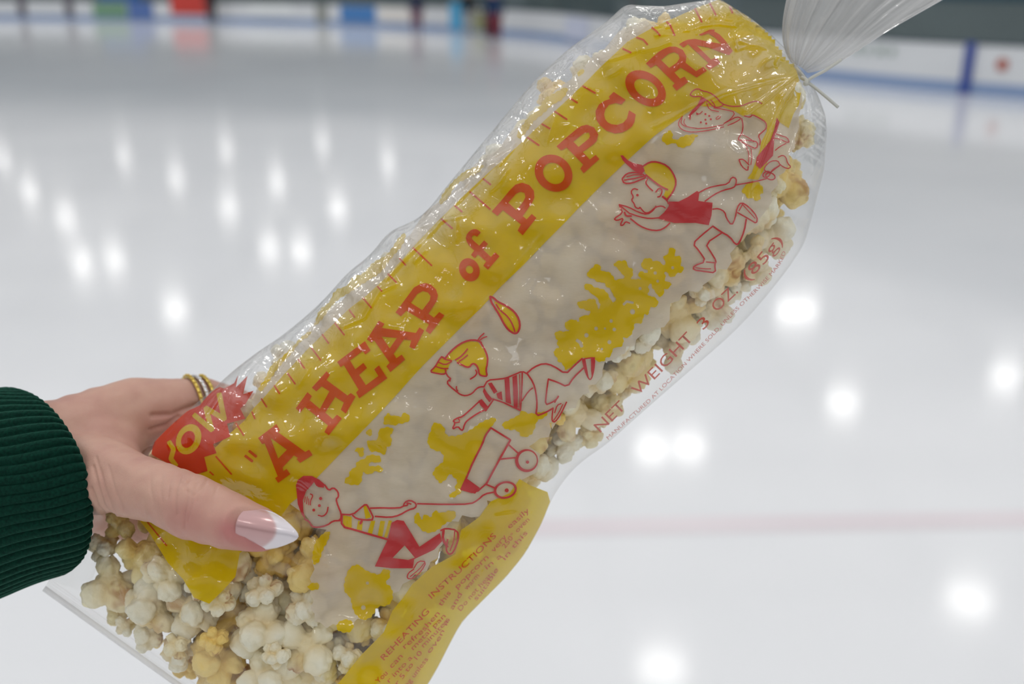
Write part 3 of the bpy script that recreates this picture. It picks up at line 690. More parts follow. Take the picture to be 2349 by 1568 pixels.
for pl in ([(665, 270), (690, 190), (730, 145), (770, 190), (850, 185), (900, 212), (908, 160), (960, 145), (1012, 200), (1000, 255), (920, 282), (850, 288), (810, 318), (750, 290), (690, 302)],
           [(595, 390), (640, 350), (720, 330), (795, 345), (790, 412), (745, 420), (778, 500), (760, 572), (700, 590), (705, 672), (660, 685), (600, 640), (500, 652), (480, 590), (452, 530), (480, 498), (560, 512), (610, 470)],
           [(292, 630), (330, 600), (422, 588), (410, 712), (370, 714), (350, 660)],
           [(325, 770), (430, 740), (470, 690), (540, 686), (642, 710), (630, 790), (540, 778), (478, 785), (478, 832), (540, 838), (620, 822), (668, 870), (640, 918), (570, 888), (490, 942), (430, 920), (400, 900), (388, 1040), (340, 1078), (180, 1062), (166, 1000), (230, 970), (240, 880), (320, 850)]): cl.append(('+', rounded(c6(pl), 1)))
cl.append(('+', c6(ell(488, 402, 38, 42, n=12))))
for pl in ([(890, 250), (915, 200), (920, 165), (950, 162), (985, 185), (990, 235), (1060, 235), (1130, 200), (1180, 160), (1255, 130), (1265, 150), (1230, 190), (1190, 270), (1140, 370), (1105, 450), (1085, 500), (1075, 540), (1020, 572), (1008, 545), (1050, 530), (1040, 500), (1062, 480), (1010, 430), (1000, 460), (960, 492), (940, 460), (918, 440), (940, 400), (985, 370), (975, 320), (930, 310), (902, 290)],
           [(1285, 170), (1330, 150), (1390, 120), (1400, 92), (1440, 118), (1545, 98), (1530, 132), (1480, 150), (1472, 190), (1450, 232), (1400, 242), (1380, 200), (1320, 200)],
           [(820, 700), (828, 648), (850, 648), (860, 695), (880, 648), (912, 680), (930, 628), (960, 652), (1020, 632), (1052, 650), (1030, 690), (990, 700), (950, 740), (900, 757), (860, 740), (848, 715)],
           [(450, 990), (480, 938), (520, 922), (560, 960), (640, 985), (648, 952), (692, 952), (690, 1000), (660, 1020), (702, 1050), (708, 1110), (680, 1148), (620, 1150), (600, 1202), (550, 1228), (510, 1200), (490, 1160), (480, 1100), (442, 1070)],
           [(400, 1250), (430, 1225), (470, 1218), (500, 1248), (482, 1288), (440, 1292), (410, 1280)],
           [(345, 745), (372, 750), (355, 800), (325, 850), (312, 910), (280, 932), (272, 880), (290, 800), (320, 770)],
           [(243, 1040), (290, 1018), (315, 1040), (300, 1062), (258, 1062)]): cl.append(('+', rounded(r2(pl), 1)))
cl.append(('-', r2(ell(570, 1025, 9, 9, n=8)))); cl.append(('-', r2(ell(548, 1157, 13, 13, n=8))))
for pl in ([(475, 470), (500, 448), (530, 422), (552, 440), (545, 482), (580, 490), (620, 458), (725, 448), (690, 480), (680, 512), (640, 530), (600, 542), (560, 500), (520, 522), (488, 500)],
           [(1008, 800), (1050, 770), (1080, 755), (1130, 775), (1150, 830), (1120, 840), (1125, 880), (1095, 885), (1065, 860), (1040, 875), (1030, 840), (1005, 835)]): cl.append(('+', rounded(r4(pl), 1)))
for pl in ([(190, 1340), (230, 1290), (250, 1230), (300, 1195), (350, 1150), (400, 1090), (450, 1058), (440, 1085), (390, 1115), (350, 1175), (290, 1235), (250, 1295), (205, 1358)],
           [(460, 1040), (485, 960), (535, 930), (560, 865), (620, 850), (640, 805), (700, 790), (740, 735), (800, 708), (830, 675), (870, 610), (905, 588), (885, 655), (830, 712), (780, 785), (700, 832), (640, 872), (560, 922), (500, 1005), (470, 1035)]): cl.append(('+', rounded(r6(pl), 1)))
for pl in ([(715, 835), (770, 745), (840, 650), (900, 600), (945, 555), (975, 490), (1080, 438), (1165, 388), (1192, 412), (1135, 505), (1045, 545), (970, 625), (885, 685), (830, 765), (770, 855)],
           [(1258, 252), (1350, 222), (1292, 304)], [(190, 1200), (270, 1140), (375, 1098), (442, 1085), (380, 1162), (280, 1205), (180, 1265), (100, 1400), (20, 1460), (60, 1340)]): cl.append(('+', rounded(e3(pl), 1)))
n_knob = len(cl)
def knobby(poly):
    """popcorn-like scalloped outline"""
    q_ = []; n = len(poly); s_ = 0.0
    for i in range(n):
        a_ = np.array(poly[i]); b_ = np.array(poly[(i + 1) % n]); d_ = b_ - a_; L_ = np.linalg.norm(d_)
        if L_ < .01: continue
        nn = np.array([d_[1], -d_[0]]) / L_; m_ = max(1, int(L_ / 3.0))
        for k_ in range(m_):
            p_ = a_ + d_ * k_ / m_; q_.append(tuple(p_ + nn * 2.6 * (abs(math.sin((s_ + L_ * k_ / m_) / 4.6)) - .5)))
        s_ += L_
    return q_
# hair, cap and shirt colours of the drawn children
cl.append(('+', r3([(350, 780), (385, 732), (440, 685), (500, 660), (560, 668), (600, 720), (618, 780), (612, 850), (618, 888), (570, 880), (560, 842), (530, 812), (500, 835), (440, 820), (410, 780), (385, 792), (365, 840), (348, 872), (280, 868), (252, 860), (290, 822), (322, 770)])))
cl.append(('+', r3([(665, 400), (690, 410), (745, 435), (800, 475), (826, 522), (830, 570), (816, 604), (795, 608), (762, 585), (734, 548), (704, 490)])))
cl.append(('+', r4([(362, 662), (400, 636), (450, 634), (512, 658), (552, 704), (572, 762), (550, 822), (515, 870), (492, 850), (505, 815), (440, 770), (400, 732), (370, 702)])))
for pl in ([(440, 660), (485, 670), (485, 730), (438, 718)], [(520, 690), (545, 692), (540, 742), (512, 735)], [(590, 690), (612, 690), (595, 762), (572, 752)], [(640, 690), (665, 692), (650, 775), (625, 770)], [(685, 688), (702, 690), (690, 730), (675, 780), (660, 778)], [(548, 610), (562, 606), (590, 670), (560, 680)]): cl.append(('+', r2(pl)))
neg = [c_ for c_ in cl if c_[0] == '-']
for ci_, c_ in enumerate(cl):
    if c_[0] == '+': lay('yellow_cluster', [('+', knobby(c_[1]) if ci_ < n_knob else c_[1])] + neg, 9, .0008, m_yellow)

# ---- big slab lettering
L = []
def add(poly, hole=None, it=0):
    L.append(('+', rounded(poly, it) if it else poly))
    if hole: L.append(('-', rounded(hole, it) if it else hole))
add([(592, 1004), (634, 972), (642, 986), (638, 991), (700, 1036), (709, 1031), (717, 1043), (688, 1061), (680, 1052), (684, 1050), (674, 1044), (648, 1072), (650, 1080), (657, 1075), (666, 1087), (638, 1107), (631, 1096), (637, 1092), (607, 1016), (601, 1018)], [(620, 1003), (658, 1031), (638, 1051.5)])
for a_, b_ in (((1030, 765), (1092, 812)), ((1066, 722), (1126, 770))): 
    for pl in stroke([a_, b_], 24): add(w4(pl))
add(c1([(300, 1065), (510, 775), (590, 845), (550, 920), (735, 1075), (905, 760), (765, 670), (670, 760), (590, 695), (855, 400), (915, 465), (850, 555), (1230, 835), (1290, 790), (1375, 855), (1200, 1160), (1110, 1090), (1165, 960), (1010, 860), (830, 1140), (965, 1260), (1040, 1180), (1130, 1245), (895, 1550), (815, 1490), (880, 1370), (465, 1040), (380, 1140)]))
add(c1([(1045, 230), (1543, -141), (1644, 25), (1550, 100), (1505, 35), (1275, 205), (1370, 365), (1515, 250), (1580, 340), (1440, 465), (1560, 650), (1785, 485), (1710, 365), (1795, 295), (1945, 525), (1440, 885), (1385, 780), (1430, 730), (1165, 290), (1105, 325)]))
add(c2([(540, 745), (640, 800), (595, 875), (1205, 965), (1270, 865), (1355, 920), (1180, 1255), (1090, 1215), (1125, 1095), (985, 1085), (805, 1340), (855, 1420), (950, 1355), (1010, 1443), (747, 1668), (677, 1563), (735, 1500), (455, 1095), (410, 1140), (325, 1080)]), c2([(590, 1030), (865, 1055), (735, 1240)]))
add(c2([(840, 595), (1000, 380), (1170, 150), (1280, 90), (1380, 68), (1480, 100), (1565, 180), (1602, 290), (1580, 390), (1430, 620), (1530, 690), (1625, 590), (1720, 650), (1460, 985), (1380, 925), (1440, 810), (1035, 565), (935, 665)]), c2([(1115, 425), (1235, 262), (1330, 213), (1420, 238), (1468, 300), (1455, 380), (1320, 555)]))
add(c3(ell(462, 1317, 165, 138, 65, 32)), c3(ell(463, 1314, 58, 50, 60, 24)))
add(c3([(412, 880), (425, 830), (455, 790), (495, 762), (540, 753), (580, 765), (620, 800), (570, 860), (535, 842), (505, 848), (492, 880), (520, 915), (600, 985), (665, 910), (720, 960), (655, 1040), (760, 1140), (820, 1075), (880, 1130), (720, 1315), (655, 1260), (695, 1200), (580, 1105), (535, 1155), (485, 1110), (530, 1050), (460, 985), (425, 930)]))
add(c3([(770, 510), (900, 365), (1020, 220), (1100, 140), (1190, 113), (1290, 145), (1355, 225), (1362, 320), (1330, 390), (1200, 575), (1255, 620), (1325, 545), (1390, 600), (1200, 840), (1130, 775), (1175, 690), (925, 490), (850, 570)]), c3([(1000, 390), (1110, 265), (1170, 238), (1225, 255), (1238, 310), (1210, 370), (1115, 495)]))
add(c4(ell(365, 1134, 240, 208, 42, 44)), c4(ell(368, 1137, 140, 118, 45, 36)))
add(c4([(400, 812), (520, 705), (640, 605), (700, 568), (765, 553), (850, 585), (902, 670), (880, 750), (840, 790), (715, 880), (800, 970), (870, 915), (915, 965), (725, 1135), (685, 1080), (720, 1030), (520, 825), (455, 860)]), c4([(600, 755), (735, 650), (790, 648), (803, 690), (785, 722), (665, 820)]))
add(c4([(1085, 160), (1230, 255), (1180, 310), (1110, 293), (1030, 315), (985, 370), (970, 430), (985, 490), (1015, 525), (1060, 548), (1130, 555), (1200, 530), (1245, 480), (1270, 380), (1350, 430), (1335, 520), (1305, 575), (1250, 615), (1190, 645), (1100, 657), (1000, 625), (920, 560), (875, 490), (868, 390), (910, 310), (980, 265), (1040, 245), (1030, 215)]))
add(c5(ell(415, 1040, 352, 240, 36, 48)), c5(ell(424, 1045, 208, 130, 34, 36)))
add(c5([(420, 650), (520, 555), (620, 470), (700, 420), (790, 388), (890, 388), (1000, 440), (1055, 540), (1040, 640), (1205, 770), (1320, 700), (1375, 765), (1215, 870), (965, 715), (865, 790), (955, 890), (1025, 855), (1085, 940), (900, 1075), (835, 1000), (870, 960), (575, 670), (495, 720)]), c5([(655, 595), (780, 495), (860, 472), (930, 505), (948, 570), (900, 640), (785, 720)]))
add(c5([(940, 350), (1000, 310), (1070, 280), (1190, 265), (1350, 300), (1600, 345), (1500, 240), (1400, 180), (1285, 215), (1245, 200), (1420, 120), (1500, 120), (1490, 150), (1570, 195), (1660, 290), (1780, 455), (1720, 520), (1560, 465), (1400, 400), (1210, 365), (1440, 590), (1520, 550), (1590, 645), (1410, 750), (1350, 690), (1400, 640), (1080, 345), (1010, 400)]))
o = lay('lettering', L, 9, .0005, m_orange); o['label'] = 'orange red slab lettering reading A HEAP of POPCORN'

tk = []
def tick(f, *pts, w=4.2):
    for pl in stroke(f(list(pts)), w): tk.append(('+', pl))
for a_ in (((655, 60), (755, 140)), ((470, 240), (750, 480)), ((260, 430), (360, 515)), ((75, 615), (225, 745))): tick(c3, *a_)
for a_ in (((715, 90), (865, 175)), ((560, 235), (650, 290)), ((380, 395), (525, 490)), ((225, 545), (320, 600)), ((50, 705), (190, 800))): tick(c4, *a_)
for a_ in (((60, 420), (185, 480)), ((275, 245), (380, 280), (445, 355)), ((515, 90), (590, 150), (640, 215)), ((745, 0), (800, 50), (870, 210))): tick(c5, *a_)
for a_ in (((1725, 25), (1770, 110)), ((1615, 65), (1665, 165)), ((1875, 50), (1895, 95))): tick(r8, *a_)
for a_ in (((935, 665), (1025, 750)), ((870, 715), (900, 748)), ((815, 790), (855, 830)), ((765, 850), (785, 872)), ((695, 905), (735, 952)), ((630, 963), (655, 997)), ((560, 1025), (605, 1082)), ((500, 1080), (530, 1122)), ((445, 1140), (492, 1203)), ((385, 1200), (415, 1242)), ((333, 1265), (370, 1317)), ((270, 1325), (295, 1363)), ((208, 1388), (233, 1427))): tick(r6, *a_, w=3.6)
for a_ in (((1090, 370), (1115, 430)), ((945, 470), (1015, 580)), ((765, 770), (905, 930)), ((710, 908), (742, 936))): tick(w4, *a_, w=3.6)
tick(r1, (690, 810), (780, 920), w=3.2)
for i_, o_ in enumerate(tk): lay('ruler_mark', [o_], 9, .0005, m_orange)

# ---- red burst with its cut-out word
burst = w4([(185, 745), (215, 600), (290, 550), (310, 500), (380, 455), (430, 430), (470, 370), (560, 340), (620, 310), (700, 215), (760, 165), (800, 145), (840, 160), (930, 110), (965, 40), (945, 150), (1050, 45), (1010, 210), (1105, 178), (1030, 300), (985, 340), (1030, 430), (865, 475), (895, 590), (740, 660), (770, 740), (660, 775), (690, 900), (590, 930), (480, 890), (330, 830), (200, 760)])
letters = []
for pl in stroke(w4([(572, 398), (728, 530), (676, 335)]), 12) + stroke(w4([(676, 335), (840, 432), (795, 210)]), 12) + stroke(w4([(345, 640), (385, 705), (360, 790), (405, 850)]), 11): letters.append(pl)
O_out = w4(ell(520, 615, 142, 108, -65, 32)); O_in = w4(ell(514, 616, 80, 58, -65, 28))
lay('red_burst', [('+', burst)] + [('-', pl) for pl in letters] + [('-', O_out), ('+', O_in)], 8, .0006, m_burst)['label'] = 'red starburst with the word WOW in yellow'
lay('burst_word', [('+', pl) for pl in letters] + [('+', O_out), ('-', O_in)], 8, .0007, m_yellow)

# ---- line drawings
D = []
def ln(f, pts, w=12, closed=False, it=1):
    k_ = {r2: 2.347, r3: 2.852, r4: 2.852}[f]
    p_ = list(pts) + [pts[0]] if closed else list(pts)
    for pl in stroke(f([tuple(v) for v in curve_line(p_, it)]), w / k_): D.append(('+', pl))
def fl(f, pts): D.append(('+', f(pts)))
def dot(f, x, y, r): D.append(('+', f(ell(x, y, r, r, n=10))))
DS = {}
def pic(n):
    global D
    D = DS.setdefault(n, [])
# running blond child
pic('running_child_drawing')
ln(r3, [(345, 775), (380, 730), (440, 680), (500, 655), (555, 655), (582, 672)]); ln(r3, [(555, 662), (575, 632), (600, 610)], 9); ln(r3, [(565, 662), (592, 640), (618, 632)], 8)
ln(r3, [(580, 675), (607, 720), (624, 765), (622, 810), (612, 850), (622, 892), (590, 890), (568, 880), (562, 840), (545, 812), (522, 808), (505, 832), (480, 830), (462, 820), (425, 802)], 11)
ln(r3, [(412, 785), (445, 765), (475, 735), (492, 712)], 9); ln(r3, [(435, 795), (465, 775), (492, 752)], 8)
ln(r3, [(345, 775), (322, 762), (302, 790), (280, 830), (245, 862), (285, 872), (335, 880), (352, 868), (345, 842)], 10); ln(r3, [(300, 798), (345, 818), (388, 795)], 8); ln(r3, [(285, 828), (330, 842), (365, 840)], 8); ln(r3, [(320, 762), (345, 782), (388, 788)], 8)
ln(r3, [(350, 870), (365, 895), (382, 905), (355, 932), (380, 960), (415, 988), (445, 1012), (482, 1020), (522, 1005), (550, 972), (575, 960), (602, 960)], 10); ln(r3, [(420, 958), (418, 975), (428, 988)], 9); ln(r3, [(382, 905), (376, 925)], 8)
ln(r3, [(510, 910), (540, 892), (555, 870), (545, 850)], 10)
ln(r3, [(600, 958), (625, 916), (680, 912), (740, 905), (800, 880), (850, 858), (882, 876)], 10); ln(r3, [(850, 865), (848, 960), (838, 1112)], 10); ln(r3, [(838, 1115), (780, 1088), (720, 1060), (655, 1040)], 10)
fl(r3, [(733, 908), (765, 900), (770, 990), (778, 1075), (742, 1062), (738, 980)]); fl(r3, [(785, 895), (815, 882), (822, 1000), (820, 1102), (795, 1092)]); ln(r3, [(832, 880), (835, 980), (828, 1105)], 6)
fl(r3, [(625, 938), (650, 932), (688, 992), (665, 1006)]); fl(r3, [(680, 1005), (715, 990), (722, 1050), (690, 1035)]); fl(r3, [(600, 965), (620, 1000), (655, 1040), (635, 1062), (610, 1030), (592, 992)]); fl(r3, [(562, 1052), (585, 1040), (630, 1095), (612, 1118), (575, 1080)]); ln(r3, [(610, 1118), (665, 1040)], 10)
ln(r3, [(570, 1055), (505, 1115), (455, 1158), (430, 1162), (395, 1182), (412, 1196), (390, 1240), (430, 1218), (447, 1242), (462, 1245), (472, 1205), (490, 1180), (560, 1132), (612, 1108)], 10); ln(r3, [(430, 1165), (440, 1182)], 8); ln(r3, [(410, 1196), (440, 1190)], 8)
ln(r3, [(880, 872), (925, 832), (990, 806), (1052, 822), (1135, 878), (1182, 830), (1242, 775)], 11, it=1); ln(r3, [(882, 874), (922, 932), (940, 1000), (948, 1080), (938, 1152), (1000, 1130), (1052, 1100)], 11)
ln(r3, [(1020, 910), (1080, 930), (1145, 962), (1185, 900), (1250, 838)], 11); ln(r3, [(1020, 912), (1008, 1000), (1000, 1080), (1042, 1064), (1078, 1040), (1090, 1015), (1062, 1062)], 10); ln(r3, [(848, 1052), (890, 990), (918, 968)], 9)
ln(r3, [(1242, 775), (1258, 850), (1285, 912), (1302, 912), (1320, 850), (1325, 768), (1268, 775), (1242, 782)], 8); fl(r3, [(1242, 778), (1262, 775), (1285, 900), (1262, 860)]); fl(r3, [(1300, 770), (1326, 766), (1318, 860), (1306, 908), (1300, 850)])
ln(r3, [(1052, 1098), (1045, 1150), (1045, 1185), (1065, 1192), (1102, 1140), (1140, 1060)], 9); ln(r3, [(1062, 1130), (1078, 1080), (1105, 1070)], 8); ln(r3, [(1055, 1180), (1090, 1130), (1115, 1075)], 7)
pic('kernel_drawing')
ln(r3, [(640, 370), (662, 378), (690, 405), (745, 430), (800, 470), (830, 520), (836, 570), (820, 608), (795, 613), (760, 590), (730, 550), (700, 490), (668, 440), (645, 402)], 13, True); ln(r3, [(680, 420), (700, 455), (760, 505), (790, 560), (802, 600)], 9)
pic('wagon_drawing')
ln(r2, [(1235, 190), (1340, 255)], 10); ln(r2, [(1340, 255), (1275, 370), (1210, 492)], 11); ln(r2, [(1235, 190), (1205, 230), (1190, 275), (1140, 370), (1105, 455), (1075, 520)], 10); ln(r2, [(1210, 490), (1150, 542), (1075, 520)], 9)
fl(r2, [(1102, 460), (1175, 512), (1150, 544), (1073, 522)])
ln(r2, [(1330, 280), (1388, 332)], 9); ln(r2, [(1285, 358), (1370, 350)], 9); ln(r2, [(1205, 492), (1262, 516)], 9)
D.append(('+', r2(ell(1427, 366, 62, 62, n=30)))); D.append(('-', r2(ell(1432, 364, 50, 50, n=28)))); dot(r2, 1432, 374, 9)
D.append(('+', r2(ell(1312, 524, 63, 47, -12, n=30)))); D.append(('-', r2(ell(1313, 524, 50, 36, -12, n=28)))); dot(r2, 1320, 526, 11)
ln(r2, [(1255, 535), (1200, 545), (1165, 578), (1125, 600), (1000, 602), (840, 598)], 9)
pic('rope_boy_drawing')
fl(r2, [(190, 545), (185, 500), (195, 470), (225, 448), (270, 448), (310, 468), (342, 495), (330, 512), (300, 500), (285, 478), (268, 500), (240, 530), (222, 580), (225, 640), (238, 685), (215, 655), (195, 600)])
ln(r2, [(340, 497), (362, 528), (385, 510), (412, 532), (415, 562), (400, 572), (412, 612), (430, 652), (425, 688), (385, 690), (352, 715), (300, 726), (270, 720), (258, 695), (232, 680)], 9)
ln(r2, [(285, 480), (300, 505), (335, 508)], 6); ln(r2, [(232, 590), (236, 560)], 4); ln(r2, [(242, 600), (246, 560)], 4); ln(r2, [(252, 605), (254, 570)], 4); ln(r2, [(262, 545), (278, 552), (262, 585), (262, 605)], 6)
dot(r2, 318, 570, 9); dot(r2, 281, 632, 8); dot(r2, 311, 608, 8); ln(r2, [(305, 660), (330, 667), (352, 648), (358, 616)], 7)
ln(r2, [(430, 655), (490, 658), (532, 622), (562, 598), (578, 622), (608, 684), (560, 686), (510, 678), (490, 660)], 9); ln(r2, [(432, 655), (430, 720), (500, 738), (580, 762), (678, 790)], 11); ln(r2, [(390, 690), (430, 688)], 9); ln(r2, [(540, 690), (532, 705)], 12)
ln(r2, [(585, 622), (650, 620), (700, 622), (762, 618), (770, 590), (800, 578), (835, 598), (828, 622), (792, 630), (742, 660), (692, 672), (612, 666)], 9); ln(r2, [(765, 610), (790, 606), (780, 592), (805, 600)], 8)
fl(r2, [(700, 700), (730, 685), (765, 690), (790, 730), (850, 830), (960, 755), (972, 800), (930, 845), (835, 890), (822, 897), (815, 945), (700, 945), (610, 935), (650, 850), (680, 790)]); D.append(('-', r2([(705, 890), (770, 822), (825, 888), (790, 900)])))
ln(r2, [(965, 742), (990, 730), (1055, 740), (1060, 790), (1032, 862), (1008, 872), (992, 845), (1002, 790)], 9); ln(r2, [(1040, 745), (1035, 800), (1015, 850)], 6); ln(r2, [(980, 740), (975, 790), (1000, 830)], 14)
ln(r2, [(820, 945), (845, 905), (888, 910), (862, 960), (812, 1003), (782, 1000), (790, 970), (820, 950)], 6); ln(r2, [(800, 990), (850, 950), (878, 915)], 5)
pic('capped_child_drawing')
fl(r4, [(208, 588), (225, 588), (260, 622), (300, 640), (350, 650), (368, 690), (350, 708), (300, 690), (255, 652), (225, 622)])
ln(r4, [(355, 660), (400, 631), (450, 630), (515, 655), (555, 705), (576, 765), (555, 825), (515, 877)], 11); ln(r4, [(375, 715), (402, 738), (440, 768), (480, 795), (518, 812)], 11)
ln(r4, [(385, 740), (372, 768), (395, 798), (420, 820)], 9); ln(r4, [(485, 855), (518, 880)], 9)
ln(r4, [(222, 738), (250, 706), (300, 698), (350, 708), (380, 730), (340, 748), (285, 770), (232, 772), (220, 742)], 10); ln(r4, [(235, 750), (300, 740), (370, 722)], 9); ln(r4, [(250, 728), (300, 714), (345, 716)], 7)
ln(r4, [(322, 812), (295, 803), (276, 828), (296, 860), (280, 880), (300, 905), (305, 928), (332, 938), (335, 925), (350, 945), (372, 966), (402, 960), (440, 925), (482, 918), (502, 932)], 9); dot(r4, 320, 848, 9)
ln(r4, [(440, 828), (462, 800), (485, 815), (470, 857), (452, 860)], 9); ln(r4, [(482, 858), (515, 885), (522, 905)], 9)
fl(r4, [(525, 890), (590, 890), (650, 860), (710, 820), (725, 830), (718, 885), (760, 892), (812, 897), (805, 980), (787, 1045), (700, 1030), (560, 1030), (450, 1000), (495, 960), (525, 920)])
ln(r4, [(272, 968), (335, 990), (400, 1002), (470, 995)], 9); ln(r4, [(275, 1002), (335, 1050), (400, 1076), (460, 1080), (502, 1060), (532, 1030)], 10); ln(r4, [(200, 910), (260, 925), (330, 962), (385, 975), (422, 950), (442, 920)], 9)
ln(r4, [(270, 968), (235, 940), (200, 910), (210, 932), (225, 965), (165, 1002), (185, 1016), (232, 995), (205, 1045), (228, 1045), (242, 1020), (270, 1032)], 9); ln(r4, [(235, 960), (245, 985), (280, 985)], 12)
ln(r4, [(722, 832), (780, 800), (850, 785), (915, 775), (937, 728), (968, 740), (965, 778), (950, 800), (880, 816), (820, 845), (762, 888)], 9)
ln(r4, [(960, 782), (1060, 765), (1110, 755), (1165, 740)], 8); ln(r4, ell(1190, 725, 32, 22, 20, 12), 8, True); ln(r4, ell(1165, 712, 26, 18, -30, 12), 8, True); ln(r4, [(1190, 700), (1215, 680), (1250, 655)], 8)
ln(r4, [(812, 940), (852, 935), (892, 957), (902, 1000), (937, 1048), (960, 1000), (972, 930), (998, 893), (1050, 925), (1105, 990), (1100, 1035), (1060, 1010), (975, 962)], 9); ln(r4, [(985, 950), (1010, 905)], 7); ln(r4, [(1010, 912), (1090, 1000)], 6)
ln(r4, [(1032, 1005), (1020, 1080), (985, 1165), (962, 1172), (925, 1120), (862, 1085), (812, 1050)], 11); ln(r4, [(812, 1052), (740, 1110), (682, 1165), (722, 1210), (770, 1282), (690, 1310), (685, 1337), (760, 1347), (832, 1357), (825, 1300), (837, 1280), (800, 1220), (765, 1165), (872, 1095)], 10, it=1)
ln(r4, [(700, 1322), (760, 1330), (800, 1330)], 7); ln(r4, [(770, 1285), (825, 1290)], 8)
pic('reclining_child_drawing')
ln(r4, [(665, 192), (680, 165), (715, 150), (740, 165), (790, 175), (835, 205), (870, 250), (930, 268), (1000, 266), (1060, 240), (1105, 232), (1135, 250)], 7); ln(r4, [(665, 192), (690, 206), (730, 200), (772, 225), (822, 275), (862, 272), (885, 255)], 7)
fl(r4, [(735, 212), (775, 222), (745, 252), (700, 300), (672, 325), (665, 360), (652, 330), (680, 290), (712, 260)]); ln(r4, [(800, 225), (830, 262), (822, 278)], 6)
ln(r4, [(615, 332), (588, 370), (592, 402), (622, 426), (680, 438), (780, 426), (885, 402)], 6); ln(r4, [(612, 345), (602, 380), (642, 402), (740, 416), (885, 388)], 6); ln(r4, [(630, 350), (622, 375), (640, 395)], 5)
ln(r4, [(820, 276), (900, 290), (962, 306), (932, 350), (892, 375)], 6); ln(r4, [(772, 245), (790, 290), (852, 302)], 6)
for x, y in ((712, 318), (765, 318), (790, 330), (735, 372), (770, 380), (765, 355), (800, 352)): dot(r4, x, y, 7)
ln(r4, ell(848, 342, 16, 8, -30, 10), 5, True); ln(r4, [(705, 310), (725, 320), (745, 300)], 6)
ln(r4, [(885, 380), (932, 355), (970, 335), (1002, 345), (962, 372), (912, 392)], 7)
ln(r4, [(1002, 346), (1012, 390), (1006, 440), (975, 482), (1002, 500), (1060, 530), (1100, 546), (1110, 502), (1062, 490), (985, 488)], 8); ln(r4, [(1020, 330), (1060, 340), (1070, 320), (1120, 345), (1160, 370), (1167, 410), (1132, 440), (1110, 460), (1125, 492), (1120, 520)], 8); ln(r4, [(1000, 448), (1060, 480), (1080, 500)], 6)
ln(r4, [(1028, 522), (1052, 580), (1045, 640)], 6); ln(r4, [(1062, 540), (1070, 600), (1062, 650)], 6); ln(r4, [(985, 615), (1012, 612), (1050, 650)], 8); ln(r4, [(985, 618), (1002, 660), (1042, 692), (1045, 660)], 8)
pic('red_dress_drawing')
fl(r4, [(1232, 340), (1250, 372), (1232, 430), (1217, 470), (1207, 590), (1160, 640), (1122, 677), (1095, 650), (1100, 600), (1150, 540), (1190, 490), (1215, 420)])
ln(r4, [(1215, 442), (1260, 460), (1300, 470), (1317, 510), (1250, 482), (1217, 475)], 7); ln(r4, [(1292, 510), (1252, 530), (1222, 555)], 7)
ln(r4, [(1240, 600), (1270, 586), (1292, 600), (1302, 640), (1327, 665), (1300, 677), (1252, 650), (1240, 622), (1190, 625), (1150, 667), (1152, 690), (1192, 705), (1202, 682), (1252, 652)], 7)
for nm_, D_ in DS.items(): lay(nm_, D_, 10, .0005, m_red)

# ---- small lettering
def text_mesh(txt):
    cu = bpy.data.curves.new('t', 'FONT'); cu.body = txt; cu.size = 1; cu.resolution_u = 3
    o = bpy.data.objects.new('t', cu); COL.objects.link(o)
    dg = bpy.context.evaluated_depsgraph_get(); me = bpy.data.meshes.new_from_object(o.evaluated_get(dg))
    bm = bmesh.new(); bm.from_mesh(me); bmesh.ops.triangulate(bm, faces=bm.faces[:])
    v = np.array([tuple(x.co) for x in bm.verts]); f = [tuple(q_.index for q_ in fc.verts) for fc in bm.faces]
    bm.free(); bpy.data.objects.remove(o); bpy.data.curves.remove(cu); bpy.data.meshes.remove(me); return v, f
def small_text(lines):
    AV, AF = [], []
    for txt, path, cap in lines:
        v, f = text_mesh(txt); w = v[:, 0].max() - v[:, 0].min(); x0 = v[:, 0].min()
        pl = catmull(path, 10) if len(path) > 2 else np.array(path, float)
        Ls = np.r_[0, np.cumsum(np.linalg.norm(np.diff(pl, axis=0), axis=1))]
        s_ = (v[:, 0] - x0) / w * Ls[-1]; bx_ = np.interp(s_, Ls, pl[:, 0]); by_ = np.interp(s_, Ls, pl[:, 1])
        tx = np.interp(s_ + 4, Ls, pl[:, 0], right=None) - np.interp(s_ - 4, Ls, pl[:, 0]); ty = np.interp(s_ + 4, Ls, pl[:, 1]) - np.interp(s_ - 4, Ls, pl[:, 1])
        n_ = np.hypot(tx, ty) + 1e-9; up_ = v[:, 1] / .70 * cap
        x = bx_ + ty / n_ * up_; y = by_ - tx / n_ * up_
        b_ = sum(len(a_) for a_ in AV); AV.append(np.stack([x, y], 1)); AF += [tuple(i + b_ for i in q_) for q_ in f]
    return np.vstack(AV), AF
vv, ff = small_text([('NET', [(1378, 992), (1437, 934)], 25), ('WEIGHT', [(1463, 908), (1502, 870), (1592, 776)], 25), ('3', [(1614, 757), (1630, 740)], 25), ('OZ.', [(1645, 716), (1694, 670)], 25), ('(85g)', [(1716, 645), (1757, 602), (1797, 552)], 25)])
lay_raw('weight_lettering', vv, ff, .0005, m_faded)['label'] = 'faint red lettering reading NET WEIGHT 3 OZ. (85g)'
vv, ff = small_text([('MANUFACTURED AT LOCATION WHERE SOLD, UNLESS OTHERWISE MARKED', [(1396, 1008), (1440, 968), (1491, 922), (1536, 877), (1577, 834), (1654, 752), (1702, 702), (1750, 655), (1788, 610), (1803, 578)], 8.5)])
lay_raw('notice_lettering', vv, ff, .0005, m_faded)
